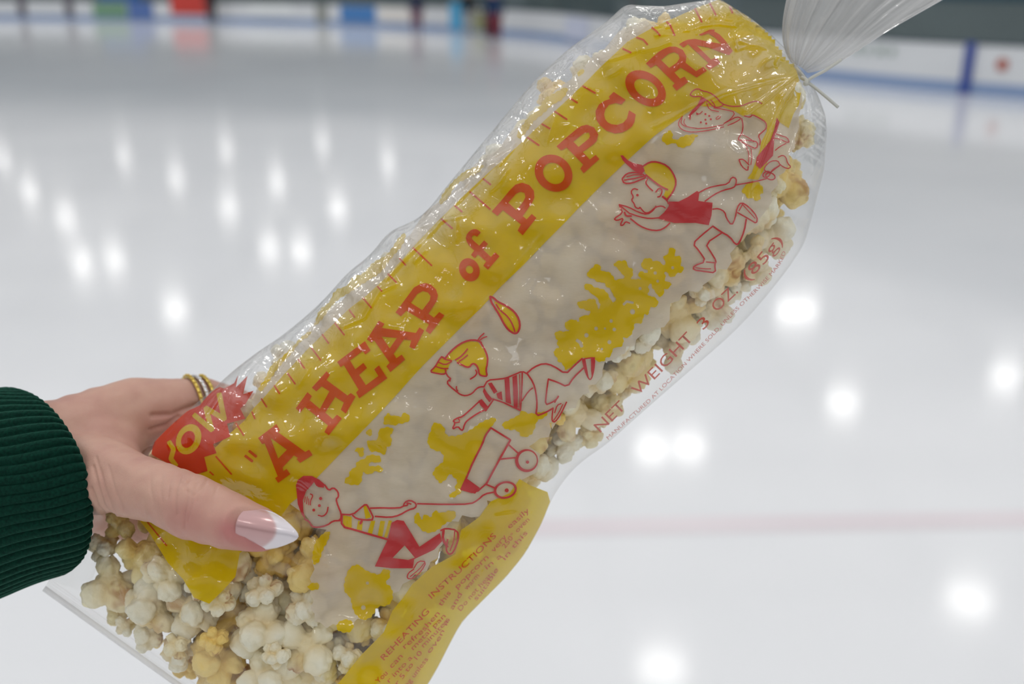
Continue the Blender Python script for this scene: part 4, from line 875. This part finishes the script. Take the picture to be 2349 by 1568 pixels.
vv, ff = small_text([('REHEATING', q7([(440, 1388), (600, 1220), (790, 1015)]), 13), ('INSTRUCTIONS', q7([(805, 915), (1050, 690), (1305, 435)]), 13),
    ('You', q7([(395, 1568), (470, 1490)]), 12), ('can', q7([(500, 1450), (585, 1360)]), 12), ('refreshen', q7([(600, 1300), (740, 1175), (870, 1030)]), 12), ('this', q7([(880, 975), (955, 870)]), 12), ('popcorn', q7([(1005, 840), (1245, 600)]), 12), ('very', q7([(1285, 560), (1385, 440)]), 12), ('easily', q7([(1405, 378), (1560, 240)]), 12),
    ('r into a', q7([(480, 1560), (660, 1370)]), 11), ('metal pan', q7([(665, 1310), (800, 1170), (915, 1050)]), 11), ('and', q7([(970, 1000), (1040, 880)]), 11), ('warm', q7([(1075, 850), (1175, 740)]), 11), ('in a', q7([(1230, 690), (1350, 590)]), 11), ('250° oven', q7([(1370, 530), (1465, 410), (1560, 310)]), 11),
    ('for 5 to 10', q7([(500, 1640), (735, 1330)]), 11), ('minutes.', q7([(745, 1290), (850, 1180), (945, 1080)]), 11), ('Do not heat', q7([(1030, 1010), (1130, 890), (1270, 740)]), 11), ('in this', q7([(1370, 620), (1450, 520), (1545, 410)]), 11),
    ('bag unless', q7([(600, 1620), (780, 1380)]), 11), ('oven is', q7([(790, 1335), (870, 1230), (945, 1070)]), 11), ('suitable', q7([(1150, 930), (1230, 830), (1320, 690)]), 11)])
lay_raw('instruction_lettering', vv, ff, .0005, m_orange)['label'] = 'small orange lettering of reheating instructions on yellow'

# ---- twist tie
m_tie = principled('tie_paper', srgb(196, 196, 188), .6)
tie = empty('twist_tie', tuple(P(1838, 180, DEP - .012)))
tag(tie, 'off-white wire twist tie closing the neck of the bag', 'tie')
V, F = tube_mesh(catmull([P(1846, 192, .372), P(1862, 178, .3715), P(1894, 161, .371), P(1930, 137, .371)], 6), .0006, 8); keep(mesh_obj('wire_end', V, F, m_tie), tie)
V, F = tube_mesh(catmull([P(1846, 186, .373), P(1866, 198, .372), P(1895, 222, .371), P(1923, 246, .371)], 6), .0006, 8); keep(mesh_obj('wire_end', V, F, m_tie), tie)
cpt = [P(1834 + 17 * math.cos(a_) * .72 + 3 * math.sin(a_), 168 + 17 * math.cos(a_) * .8, DEP - .004 - .005 * math.sin(a_)) for a_ in np.linspace(0, 2 * math.pi, 25)]
V, F = tube_mesh(cpt, .0006, 8); keep(mesh_obj('wire_loop', V, F, m_tie), tie)
V, F = tube_mesh(catmull([P(1838, 178, .374), P(1850, 184, .372), P(1846, 192, .372), P(1855, 190, .3715)], 6), .0008, 8); keep(mesh_obj('wire_twist', V, F, m_tie), tie)

# =================================================================== popcorn
m_pop, t, out = new_mat('popcorn')
b = t.nodes.new('ShaderNodeBsdfPrincipled'); t.links.new(b.outputs[0], out.inputs[0]); b.inputs['Roughness'].default_value = .55; b.inputs['Specular IOR Level'].default_value = .3
oi = t.nodes.new('ShaderNodeObjectInfo'); at = t.nodes.new('ShaderNodeAttribute'); at.attribute_name = 'hull'; ab = t.nodes.new('ShaderNodeAttribute'); ab.attribute_name = 'butter'
r1_ = t.nodes.new('ShaderNodeValToRGB'); es = r1_.color_ramp.elements
es[0].position = 0; es[0].color = srgb(238, 234, 214); es[1].position = 1; es[1].color = srgb(240, 205, 110)
for p_, c_ in ((.5, srgb(240, 234, 208)), (.8, srgb(238, 222, 160))): q_ = r1_.color_ramp.elements.new(p_); q_.color = c_
t.links.new(oi.outputs['Random'], r1_.inputs[0])
mb = t.nodes.new('ShaderNodeMix'); mb.data_type = 'RGBA'; mb.inputs[7].default_value = srgb(228, 192, 96); t.links.new(ab.outputs['Fac'], mb.inputs[0]); t.links.new(r1_.outputs[0], mb.inputs[6])
mh = t.nodes.new('ShaderNodeMix'); mh.data_type = 'RGBA'; mh.inputs[7].default_value = srgb(168, 104, 40); t.links.new(at.outputs['Fac'], mh.inputs[0]); t.links.new(mb.outputs[2], mh.inputs[6])
t.links.new(mh.outputs[2], b.inputs['Base Color'])
g = t.nodes.new('ShaderNodeTexCoord'); nz = t.nodes.new('ShaderNodeTexNoise'); nz.inputs['Scale'].default_value = 5; nz.inputs['Detail'].default_value = 5
bp = t.nodes.new('ShaderNodeBump'); bp.inputs['Strength'].default_value = .35; bp.inputs['Distance'].default_value = .0012
t.links.new(g.outputs['Object'], nz.inputs['Vector']); t.links.new(nz.outputs[0], bp.inputs['Height']); t.links.new(bp.outputs[0], b.inputs['Normal'])

def popcorn_mesh(seed):
    rr = np.random.default_rng(seed)
    bm = bmesh.new(); bmesh.ops.create_icosphere(bm, subdivisions=5, radius=1)
    D_ = np.array([tuple(v.co) for v in bm.verts]); D_ /= np.linalg.norm(D_, axis=1)[:, None]
    n = rr.integers(5, 9); cen = rr.normal(0, 1, (n, 3)); cen /= np.linalg.norm(cen, axis=1)[:, None]
    for _ in range(30):
        for i in range(n):
            d_ = cen[i] - cen; w = np.linalg.norm(d_, axis=1) + 1e-6; cen[i] += (d_ / w[:, None] ** 3).sum(0) * .04
        cen /= np.linalg.norm(cen, axis=1)[:, None]
    cs, rs = [], []
    for i in range(n):
        rad = rr.uniform(.28, .46); c_ = cen[i] * rr.uniform(.40, .66); cs.append(c_); rs.append(rad)
        for _ in range(rr.integers(6, 11)):                      # small curls on each lobe
            dd = rr.normal(0, 1, 3); dd /= np.linalg.norm(dd); dd = dd + cen[i] * .8; dd /= np.linalg.norm(dd)
            cs.append(c_ + dd * rad * .72); rs.append(rad * rr.uniform(.30, .52))
    cs.append(np.zeros(3)); rs.append(.46)
    cs = np.array(cs); rs = np.array(rs)
    bdot = D_ @ cs.T; disc = rs[None] ** 2 - (cs ** 2).sum(1)[None] + bdot ** 2
    ex = np.where(disc > 0, bdot + np.sqrt(np.maximum(disc, 0)), 0); ex = np.where(bdot + np.sqrt(np.maximum(disc, 0)) > 0, ex, 0)
    so = np.sort(ex, axis=1); R = so[:, -1]; gap = so[:, -1] - so[:, -2]
    R = np.log(np.exp(ex * 48).sum(1)) / 48
    hd = rr.normal(0, 1, 3); hd /= np.linalg.norm(hd)
    hull = np.clip((D_ @ hd - .88 + .22 * np.array([noise.noise(Vector(v * 4.5 + seed)) for v in D_])) / .16, 0, 1) * rr.uniform(.3, .85)
    Vt = D_ * R[:, None]
    nzv = np.array([noise.fractal(Vector(v * 4.0 + seed), 1.0, 2.0, 3) for v in Vt]); rdg = np.array([abs(noise.noise(Vector(v * 3.1 + seed * 2))) + .5 * abs(noise.noise(Vector(v * 7.3 + seed))) for v in Vt]); Vt = Vt * (1 + .06 * nzv + .20 * (rdg - .3))[:, None]
    rad_n = np.clip((R - .5) / .4, 0, 1)
    butter = np.clip((1 - rad_n) * .55 + .5 * np.clip((D_ @ hd - .55) / .4, 0, 1), 0, .8) * rr.uniform(.4, 1)
    Vt /= np.percentile(np.linalg.norm(Vt, axis=1), 93)
    ln_ = np.linalg.norm(Vt, axis=1); Vt *= np.where(ln_ > 1, (1 + .35 * (ln_ - 1)) / ln_, 1)[:, None]
    F_ = [tuple(v.index for v in f.verts) for f in bm.faces]; bm.free()
    me = bpy.data.meshes.new('popcorn'); me.from_pydata([tuple(v) for v in Vt], [], F_)
    for nm, a_ in (('hull', hull), ('butter', butter)):
        at_ = me.attributes.new(nm, 'FLOAT', 'POINT'); at_.data.foreach_set('value', a_.astype(np.float32))
    me.polygons.foreach_set('use_smooth', [True] * len(me.polygons)); me.materials.append(m_pop); return me
POPS = [popcorn_mesh(100 + i) for i in range(10)]

def place_popcorn():
    rr = np.random.default_rng(11)
    N_ = 34000; xs = rr.uniform(100, 1900, N_); ys = rr.uniform(0, 1720, N_); sz = np.sort(rr.uniform(.0054, .0126, N_))[::-1].copy()
    k_, tau, ins = ktau(xs, ys); xs, ys, sz, k_, tau = xs[ins], ys[ins], sz[ins], k_[ins], tau[ins]
    arc = np.interp(k_, np.arange(NK), ARC); ok = (arc > 60) & (k_ < NK - 2); xs, ys, sz = xs[ok], ys[ok], sz[ok]
    rpx = sz * FPX / (DEP - .02); zmax = hfront(xs, ys) - sz; zmin = -np.full(len(xs), .9); bad = np.zeros(len(xs), bool)
    for rho in (.55, .9):
        for a_ in np.linspace(0, 2 * math.pi, 8, endpoint=False):
            x2 = xs + rpx * rho * math.cos(a_); y2 = ys + rpx * rho * math.sin(a_); kk_, tt_, ii_ = ktau(x2, y2)
            hh = hfront(x2, y2, kk_, tt_); lim = sz * math.sqrt(1 - rho ** 2); zmax = np.minimum(zmax, hh - lim); bad |= ~ii_
            hb = np.interp(kk_, np.arange(NK), HK) * .85 * (1 - np.clip(abs(tt_), 0, 1) ** 2.4) ** .62; zmin = np.maximum(zmin, -hb + lim)
    zmax -= .0029; good = ~bad & (zmax > zmin)
    xs, ys, sz, zmax, zmin = xs[good], ys[good], sz[good], zmax[good], zmin[good]
    placed = []; PA = np.zeros((0, 3)); RA = np.zeros(0)
    for layer, dz, tight in ((0, 0, .72), (1, .010, .70), (2, .020, .70)):
        for i in range(len(xs)):
            z = zmax[i] - dz - (rr.uniform(0, .005) if layer else rr.uniform(0, .0012))
            if z < zmin[i]: continue
            p_ = P(xs[i], ys[i], DEP - z)
            if len(RA) and (np.linalg.norm(PA - p_, axis=1) < (RA + sz[i]) * tight).any(): continue
            PA = np.vstack([PA, p_]); RA = np.r_[RA, sz[i]]; placed.append((p_, sz[i], layer, xs[i], ys[i]))
    return placed
placed = place_popcorn()
vis = [a_ for a_ in placed if a_[4] < 1600]
front_ = [a_ for a_ in vis if a_[2] == 0]; back_ = [a_ for a_ in vis if a_[2] > 0]
nb = max(0, 298 - len(front_)); objs_ = front_[:298] + back_[:nb]; rest = back_[nb:]
def region(x, y, layer):
    if layer: return 'popcorn lying deeper in the bag', 'cream popped popcorn piece lying behind others in the bag'
    if y > 1180 and x < 720: return 'popcorn at the clear lower left end', 'cream popcorn piece under clear film below the thumb at the lower left'
    if x < 1180 and y > 1240: return 'popcorn at the clear bottom', 'cream popcorn piece between the white label and the yellow corner at the bottom'
    if (x - 1822) * .69 + (y - 150) * .72 > 0 and (y - 784) + (x - 1174) > 250: return 'popcorn along the right side', 'cream popcorn piece behind the weight lettering on the bag side'
    if (y - 784) + (x - 1174) < -330: return 'popcorn along the upper left side', 'cream popcorn piece under crinkled clear film on the upper left side'
    return 'popcorn behind the printed middle', 'cream popcorn piece pressed against the printed middle of the bag'
prng = random.Random(5)
for i, (p_, r, layer, x, y) in enumerate(objs_):
    o = bpy.data.objects.new('popcorn', POPS[i % 10]); COL.objects.link(o)
    o.location = tuple(p_); o.scale = (r, r * prng.uniform(.85, 1), r * prng.uniform(.85, 1)); o.rotation_euler = (prng.uniform(0, 6.28), prng.uniform(0, 6.28), prng.uniform(0, 6.28))
    gname, lab = region(x, y, layer); tag(o, lab, 'popcorn', gname)
if rest:
    AV, AF, AH, AB = [], [], [], []
    for i, (p_, r, layer, x, y) in enumerate(rest):
        me = POPS[i % 10]; co = np.empty(len(me.vertices) * 3, np.float32); me.vertices.foreach_get('co', co); co = co.reshape(-1, 3)
        fi = np.array([tuple(pg.vertices) for pg in me.polygons]) if i < 10 else FI[i % 10]
        if i < 10:
            if i == 0: FI = {}
            FI[i] = fi
        b_ = sum(len(a_) for a_ in AV)
        AV.append(co * r + p_); AF.append(fi + b_)
        for nm, lst in (('hull', AH), ('butter', AB)):
            v_ = np.empty(len(co), np.float32); me.attributes[nm].data.foreach_get('value', v_); lst.append(v_)
    tag(mesh_obj('popcorn_heap', np.vstack(AV), np.vstack(AF), m_pop, attrs={'hull': np.concatenate(AH), 'butter': np.concatenate(AB)}), 'loose popcorn filling the back of the clear bag', 'popcorn', kind='stuff')
print('POPCORN', len(front_), len(back_), len(rest))

# =================================================================== the hand and sleeve
m_skin, t, out = new_mat('skin')
b = t.nodes.new('ShaderNodeBsdfPrincipled'); t.links.new(b.outputs[0], out.inputs[0])
b.inputs['Roughness'].default_value = .5; b.inputs['Specular IOR Level'].default_value = .35
b.inputs['Subsurface Weight'].default_value = .12; b.inputs['Subsurface Radius'].default_value = (1, .3, .15); b.inputs['Subsurface Scale'].default_value = .003
g = t.nodes.new('ShaderNodeTexCoord'); n1 = t.nodes.new('ShaderNodeTexNoise'); n1.inputs['Scale'].default_value = 55; n1.inputs['Detail'].default_value = 4
cr = t.nodes.new('ShaderNodeValToRGB'); cr.color_ramp.elements[0].position = .35; cr.color_ramp.elements[1].position = .68
cr.color_ramp.elements[0].color = srgb(203, 162, 143); cr.color_ramp.elements[1].color = srgb(190, 144, 129)
t.links.new(g.outputs['Object'], n1.inputs['Vector']); t.links.new(n1.outputs[0], cr.inputs[0])
ar = t.nodes.new('ShaderNodeAttribute'); ar.attribute_name = 'flush'
mf = t.nodes.new('ShaderNodeMix'); mf.data_type = 'RGBA'; mf.inputs[7].default_value = srgb(188, 112, 112); t.links.new(ar.outputs['Fac'], mf.inputs[0]); t.links.new(cr.outputs[0], mf.inputs[6]); t.links.new(mf.outputs[2], b.inputs['Base Color'])
v1 = t.nodes.new('ShaderNodeTexVoronoi'); v1.inputs['Scale'].default_value = 1500; v1.feature = 'DISTANCE_TO_EDGE'
mpn = t.nodes.new('ShaderNodeMapping'); mpn.inputs['Scale'].default_value = (1, .7, .45); t.links.new(g.outputs['Object'], mpn.inputs[0]); t.links.new(mpn.outputs[0], v1.inputs['Vector'])
bp = t.nodes.new('ShaderNodeBump'); bp.inputs['Strength'].default_value = .35; bp.inputs['Distance'].default_value = .00025
t.links.new(v1.outputs['Distance'], bp.inputs['Height']); t.links.new(bp.outputs[0], b.inputs['Normal'])

def hs(chain): return [(tuple(P(x, y, d_)), r * d_ / FPX) for x, y, d_, r in chain]
CH = [
 [(-200, 1150, .390, 150), (40, 1065, .392, 150), (140, 1048, .392, 138)],
 [(140, 1030, .395, 120), (240, 975, .402, 95), (325, 946, .408, 83), (400, 934, .416, 70), (470, 927, .424, 63), (600, 960, .434, 54), (720, 1000, .430, 48), (790, 1030, .428, 42)],
 [(150, 1070, .405, 110), (290, 1030, .425, 80), (450, 1020, .442, 62), (620, 1060, .447, 52), (770, 1100, .441, 44)],
 [(160, 1110, .415, 95), (280, 1110, .438, 72), (440, 1120, .452, 56), (600, 1160, .452, 50), (730, 1190, .446, 44)],
 [(170, 1130, .42, 75), (260, 1180, .445, 58), (400, 1215, .455, 48), (520, 1250, .455, 42), (600, 1270, .452, 38)],
 [(150, 1080, .385, 108), (235, 1092, .372, 92), (300, 1112, .360, 78), (372, 1131, .350, 73), (440, 1162, .342, 79), (520, 1192, .337, 70), (572, 1208, .335, 58), (612, 1218, .335, 45), (640, 1226, .335, 30)],
 [(200, 1010, .398, 108), (262, 1022, .394, 66)],
 [(190, 1010, .395, 105), (250, 1070, .385, 80)]]
person = empty('person', tuple(P(150, 1060, .39)))
tag(person, 'person in a dark green ribbed cuff gripping the popcorn bag, long pale thumbnail', 'person')
hand = remeshed('hand', capsules([hs(c) for c in CH]), m_skin, .0011, 14, None, 1)
co = np.empty(len(hand.data.vertices) * 3, np.float32); hand.data.vertices.foreach_get('co', co); co = co.reshape(-1, 3).astype(float)
nr_ = np.empty(len(co) * 3, np.float32); hand.data.vertices.foreach_get('normal', nr_); nr_ = nr_.reshape(-1, 3).astype(float)
rel = co - C0; dz_ = rel @ FW; hx = 1174.5 + FPX * (rel @ RT) / dz_; hy = 784 - FPX * (rel @ UP) / dz_
facing = (nr_ @ FW) < .2
disp = np.zeros(len(co))
CREASE = [  # thumb knuckle folds, base of thumb folds
 ([(415, 1090), (405, 1120), (402, 1150), (406, 1180)], 3.2, .00028), ([(425, 1098), (436, 1102), (452, 1100)], 3, .00022), ([(418, 1108), (428, 1125), (445, 1138), (462, 1122), (470, 1108)], 2.6, .00022),
 ([(438, 1095), (428, 1115), (432, 1140), (424, 1180), (422, 1210)], 3, .00028), ([(452, 1110), (447, 1135), (438, 1165), (430, 1195)], 2.6, .00022), ([(475, 1100), (466, 1125), (455, 1150)], 2.6, .0002),
 ([(498, 1115), (490, 1145), (482, 1180)], 2.6, .00014), ([(398, 1085), (388, 1110), (385, 1140)], 3, .00014), ([(372, 1090), (368, 1120), (372, 1150)], 3, .0001), ([(345, 1085), (345, 1120), (352, 1150)], 3, .0001),
 ([(208, 1120), (222, 1160), (240, 1180), (262, 1184)], 4, .0006), ([(214, 1070), (224, 1115), (238, 1160), (255, 1180)], 4, .0003), ([(230, 1075), (240, 1120), (258, 1170)], 3.5, .0002), ([(250, 1070), (262, 1120), (280, 1165)], 3.5, .00014),
 ([(222, 1050), (232, 1090), (238, 1130)], 3, .0002), ([(350, 952), (395, 950), (430, 935), (465, 925)], 6, .0007), ([(345, 985), (380, 975), (410, 955)], 5, .0006)]
for pl, w, am_ in CREASE: disp -= 1.8 * am_ * np.exp(-(seg_dist(hx, hy, pl) / w) ** 2) * facing
# tendon, knuckle and the bulge over the thumb joint
disp += .0009 * np.exp(-(seg_dist(hx, hy, [(120, 1000), (220, 1030), (290, 1070)]) / 20) ** 2) * facing
disp += .0008 * np.exp(-(np.hypot(hx - 440, hy - 1135) / 30) ** 2) * facing + .001 * np.exp(-(np.hypot(hx - 290, hy - 880) / 35) ** 2)
# nail bed
nb_ = np.exp(-(seg_dist(hx, hy, [(560, 1207), (640, 1222)]) / 34) ** 4) * facing
disp -= .0008 * nb_
wall = np.exp(-((seg_dist(hx, hy, [(560, 1207), (640, 1222)]) - 46) / 8) ** 2) * facing * (hx < 625)
disp += .0005 * wall
co2 = co + nr_ * disp[:, None]; hand.data.vertices.foreach_set('co', co2.astype(np.float32).ravel())
fls = np.clip(.75 * np.exp(-(seg_dist(hx, hy, [(530, 1215), (600, 1250)]) / 38) ** 2) + .35 * np.exp(-(np.hypot(hx - 440, hy - 1200) / 60) ** 2) + .5 * np.exp(-(np.hypot(hx - 400, hy - 985) / 60) ** 2), 0, 1)
a_ = hand.data.attributes.new('flush', 'FLOAT', 'POINT'); a_.data.foreach_set('value', fls.astype(np.float32)); hand.data.update()
keep(hand, person); hand['label'] = 'pale hand gripping the bag'

# ---- thumbnail: a long almond plate with a white tip
m_nail, t, out = new_mat('nail_polish')
b = t.nodes.new('ShaderNodeBsdfPrincipled'); t.links.new(b.outputs[0], out.inputs[0]); b.inputs['Roughness'].default_value = .28; b.inputs['Coat Weight'].default_value = 1; b.inputs['Coat Roughness'].default_value = .12; b.inputs['Metallic'].default_value = .25
at = t.nodes.new('ShaderNodeAttribute'); at.attribute_name = 'tip'
mx = t.nodes.new('ShaderNodeMix'); mx.data_type = 'RGBA'; mx.inputs[6].default_value = srgb(196, 152, 150); mx.inputs[7].default_value = srgb(224, 216, 220); t.links.new(at.outputs['Fac'], mx.inputs[0]); t.links.new(mx.outputs[2], b.inputs['Base Color'])
A_ = np.array([541.0, 1202.0]); B_ = np.array([685.0, 1230.0]); ax = (B_ - A_); LN = np.linalg.norm(ax); ax /= LN; pn = np.array([-ax[1], ax[0]])
us = np.linspace(0, 1, 70) ** 1.25; vs_ = np.linspace(-1, 1, 41)
wu = np.interp(us, [0, .006, .02, .05, .1, .18, .3, .42, .55, .7, .84, .94, .985, 1], [0, 11, 20, 29, 37, 43, 46, 46, 43.5, 35.5, 23.5, 13, 6, 0])
V, A = [], []
for layer in (0, 1):
    for u, w in zip(us, wu):
        for v in vs_:
            p_ = A_ + ax * LN * u + pn * w * v
            wf = w * v / 46
            dep = .3266 + .0068 * wf ** 2 - .0016 * math.sin(math.pi * min(u * 1.1, 1)) + .0012 * u + layer * .0007
            V.append(P(p_[0], p_[1], dep)); su = .63 - .10 * (1 - wf ** 2) * -1 - .12 * (wf ** 2)
            A.append(1 / (1 + math.exp(-(u - (.52 + .12 * (1 - min(1, wf ** 2)) - .10 * wf ** 2)) * 90)))
n_u, n_v = 70, 41; F = []
for la in (0, 1):
    for i in range(n_u - 1):
        for j in range(n_v - 1):
            q_ = [la * n_u * n_v + i * n_v + j, la * n_u * n_v + (i + 1) * n_v + j, la * n_u * n_v + (i + 1) * n_v + j + 1, la * n_u * n_v + i * n_v + j + 1]
            F.append(tuple(q_ if la == 0 else q_[::-1]))
for i in range(n_u - 1):
    for j in (0, n_v - 1): F.append((i * n_v + j, (i + 1) * n_v + j, n_u * n_v + (i + 1) * n_v + j, n_u * n_v + i * n_v + j))
nail = mesh_obj('thumbnail', V, F, m_nail, attrs={'tip': A}); nail.parent = hand; nail.matrix_parent_inverse = Matrix.Identity(4)
nail['label'] = 'long pearly almond thumbnail with a white tip'

# ---- rings on the first finger
m_gold = principled('gold', srgb(214, 186, 96), .22, metallic=1); m_silver = principled('silver', srgb(214, 210, 212), .2, metallic=1)
m_gem, t, out = new_mat('gem'); gl = t.nodes.new('ShaderNodeBsdfPrincipled'); gl.inputs['Base Color'].default_value = (.9, .9, .95, 1); gl.inputs['Roughness'].default_value = .08; gl.inputs['Metallic'].default_value = .6; t.links.new(gl.outputs[0], out.inputs[0])
c_a = np.array(P(400, 934, .416)); c_b = np.array(P(480, 926, .425)); axf = (c_b - c_a) / np.linalg.norm(c_b - c_a)
for px_, mat_, gem_, lab in ((441, m_gold, m_gold, 'beaded gold ring nearest the knuckle'), (457, m_silver, m_gem, 'silver ring set with clear stones between the gold ones'), (473, m_gold, m_gold, 'beaded gold ring furthest out')):
    f = (px_ - 400) / 80; c_ = c_a + (c_b - c_a) * f; R_ = (70 - 7 * f) * .42 / FPX + .0002
    ta_ = axf + np.array(UP) * .10; ta_ = ta_ / np.linalg.norm(ta_)
    u_ = np.cross(ta_, FW); u_ /= np.linalg.norm(u_); w_ = np.cross(ta_, u_)
    pts = [c_ + R_ * (u_ * math.cos(a_) + w_ * math.sin(a_)) for a_ in np.linspace(0, 2 * math.pi, 49)]
    V, F = tube_mesh(pts, .00085, 10); rg = mesh_obj('finger_ring', V, F, mat_); keep(rg, person); rg['label'] = lab
    bm = bmesh.new()
    for a_ in np.linspace(0, 2 * math.pi, 32, endpoint=False):
        q_ = c_ + (R_ + .0007) * (u_ * math.cos(a_) + w_ * math.sin(a_)); bmesh.ops.create_icosphere(bm, subdivisions=1, radius=.00072, matrix=Matrix.Translation(Vector(q_)))
    gm = bm_obj('stones', bm, gem_, rg); gm['kind'] = 'stuff'; gm.matrix_parent_inverse = Matrix.Identity(4)

# ---- ribbed cuff and sleeve
m_cuff, t, out = new_mat('green_rib_knit')
b = t.nodes.new('ShaderNodeBsdfPrincipled'); t.links.new(b.outputs[0], out.inputs[0]); b.inputs['Roughness'].default_value = .95; b.inputs['Specular IOR Level'].default_value = .1
b.inputs['Sheen Weight'].default_value = .25; b.inputs['Sheen Roughness'].default_value = .5; b.inputs['Sheen Tint'].default_value = (.2, .7, .5, 1)
g = t.nodes.new('ShaderNodeTexCoord'); n1 = t.nodes.new('ShaderNodeTexNoise'); n1.inputs['Scale'].default_value = 900; n1.inputs['Detail'].default_value = 4
cr = t.nodes.new('ShaderNodeValToRGB'); cr.color_ramp.elements[0].position = .3; cr.color_ramp.elements[1].position = .7; cr.color_ramp.elements[0].color = srgb(2, 30, 23); cr.color_ramp.elements[1].color = srgb(6, 50, 38)
t.links.new(g.outputs['Object'], n1.inputs['Vector']); t.links.new(n1.outputs[0], cr.inputs[0]); t.links.new(cr.outputs[0], b.inputs['Base Color'])
bp = t.nodes.new('ShaderNodeBump'); bp.inputs['Strength'].default_value = .7; bp.inputs['Distance'].default_value = .0004; t.links.new(n1.outputs[0], bp.inputs['Height']); t.links.new(bp.outputs[0], b.inputs['Normal'])
def cuff(name, l0, l1, nl, ribs, grow, turn_in):
    V, F = [], []; NA = ribs * 8
    rows = []
    if turn_in: rows += [(-.0, .80), (-.0, .88), (-.002, .95)]
    rows += [(l0 + (l1 - l0) * i / nl, 1.0) for i in range(nl + 1)]
    for ri, (l, s_) in enumerate(rows):
        soft = min(1, .55 + l * 18) if turn_in else 1
        if turn_in and s_ < 1: soft = s_
        for j in range(NA):
            ph = 2 * math.pi * j / NA
            c_, n_ = math.cos(ph), math.sin(ph)
            rib = abs(math.sin(ribs * ph / 2)) ** .7
            rr_ = (1 + grow * l) * (s_ if s_ < 1 else (.955 + .045 * min(1, l * 25) if turn_in else 1)) + .030 * (rib - .5) * (1 if s_ == 1 else .4)
            cy = 1100 + l * 60; x = 95 - 50 * c_ * rr_ + 113 * n_ * rr_ - l * 520
            y = cy - 213 * c_ * rr_ + 0 * n_ + l * (40 - 60 * c_) + 3 * math.sin(l * 14 + 3 * ph)
            d_ = .390 - .036 * n_ * rr_ * (1 + .05 * math.sin(5 * l)); V.append(P(x, y, d_))
    nrw = len(rows)
    for i in range(nrw - 1):
        for j in range(NA): F.append((i * NA + j, i * NA + (j + 1) % NA, (i + 1) * NA + (j + 1) % NA, (i + 1) * NA + j))
    return mesh_obj(name, V, F, m_cuff)
sleeve = cuff('cuff', 0, .95, 60, 64, .10, True); keep(sleeve, person); sleeve['label'] = 'dark green ribbed knit cuff'
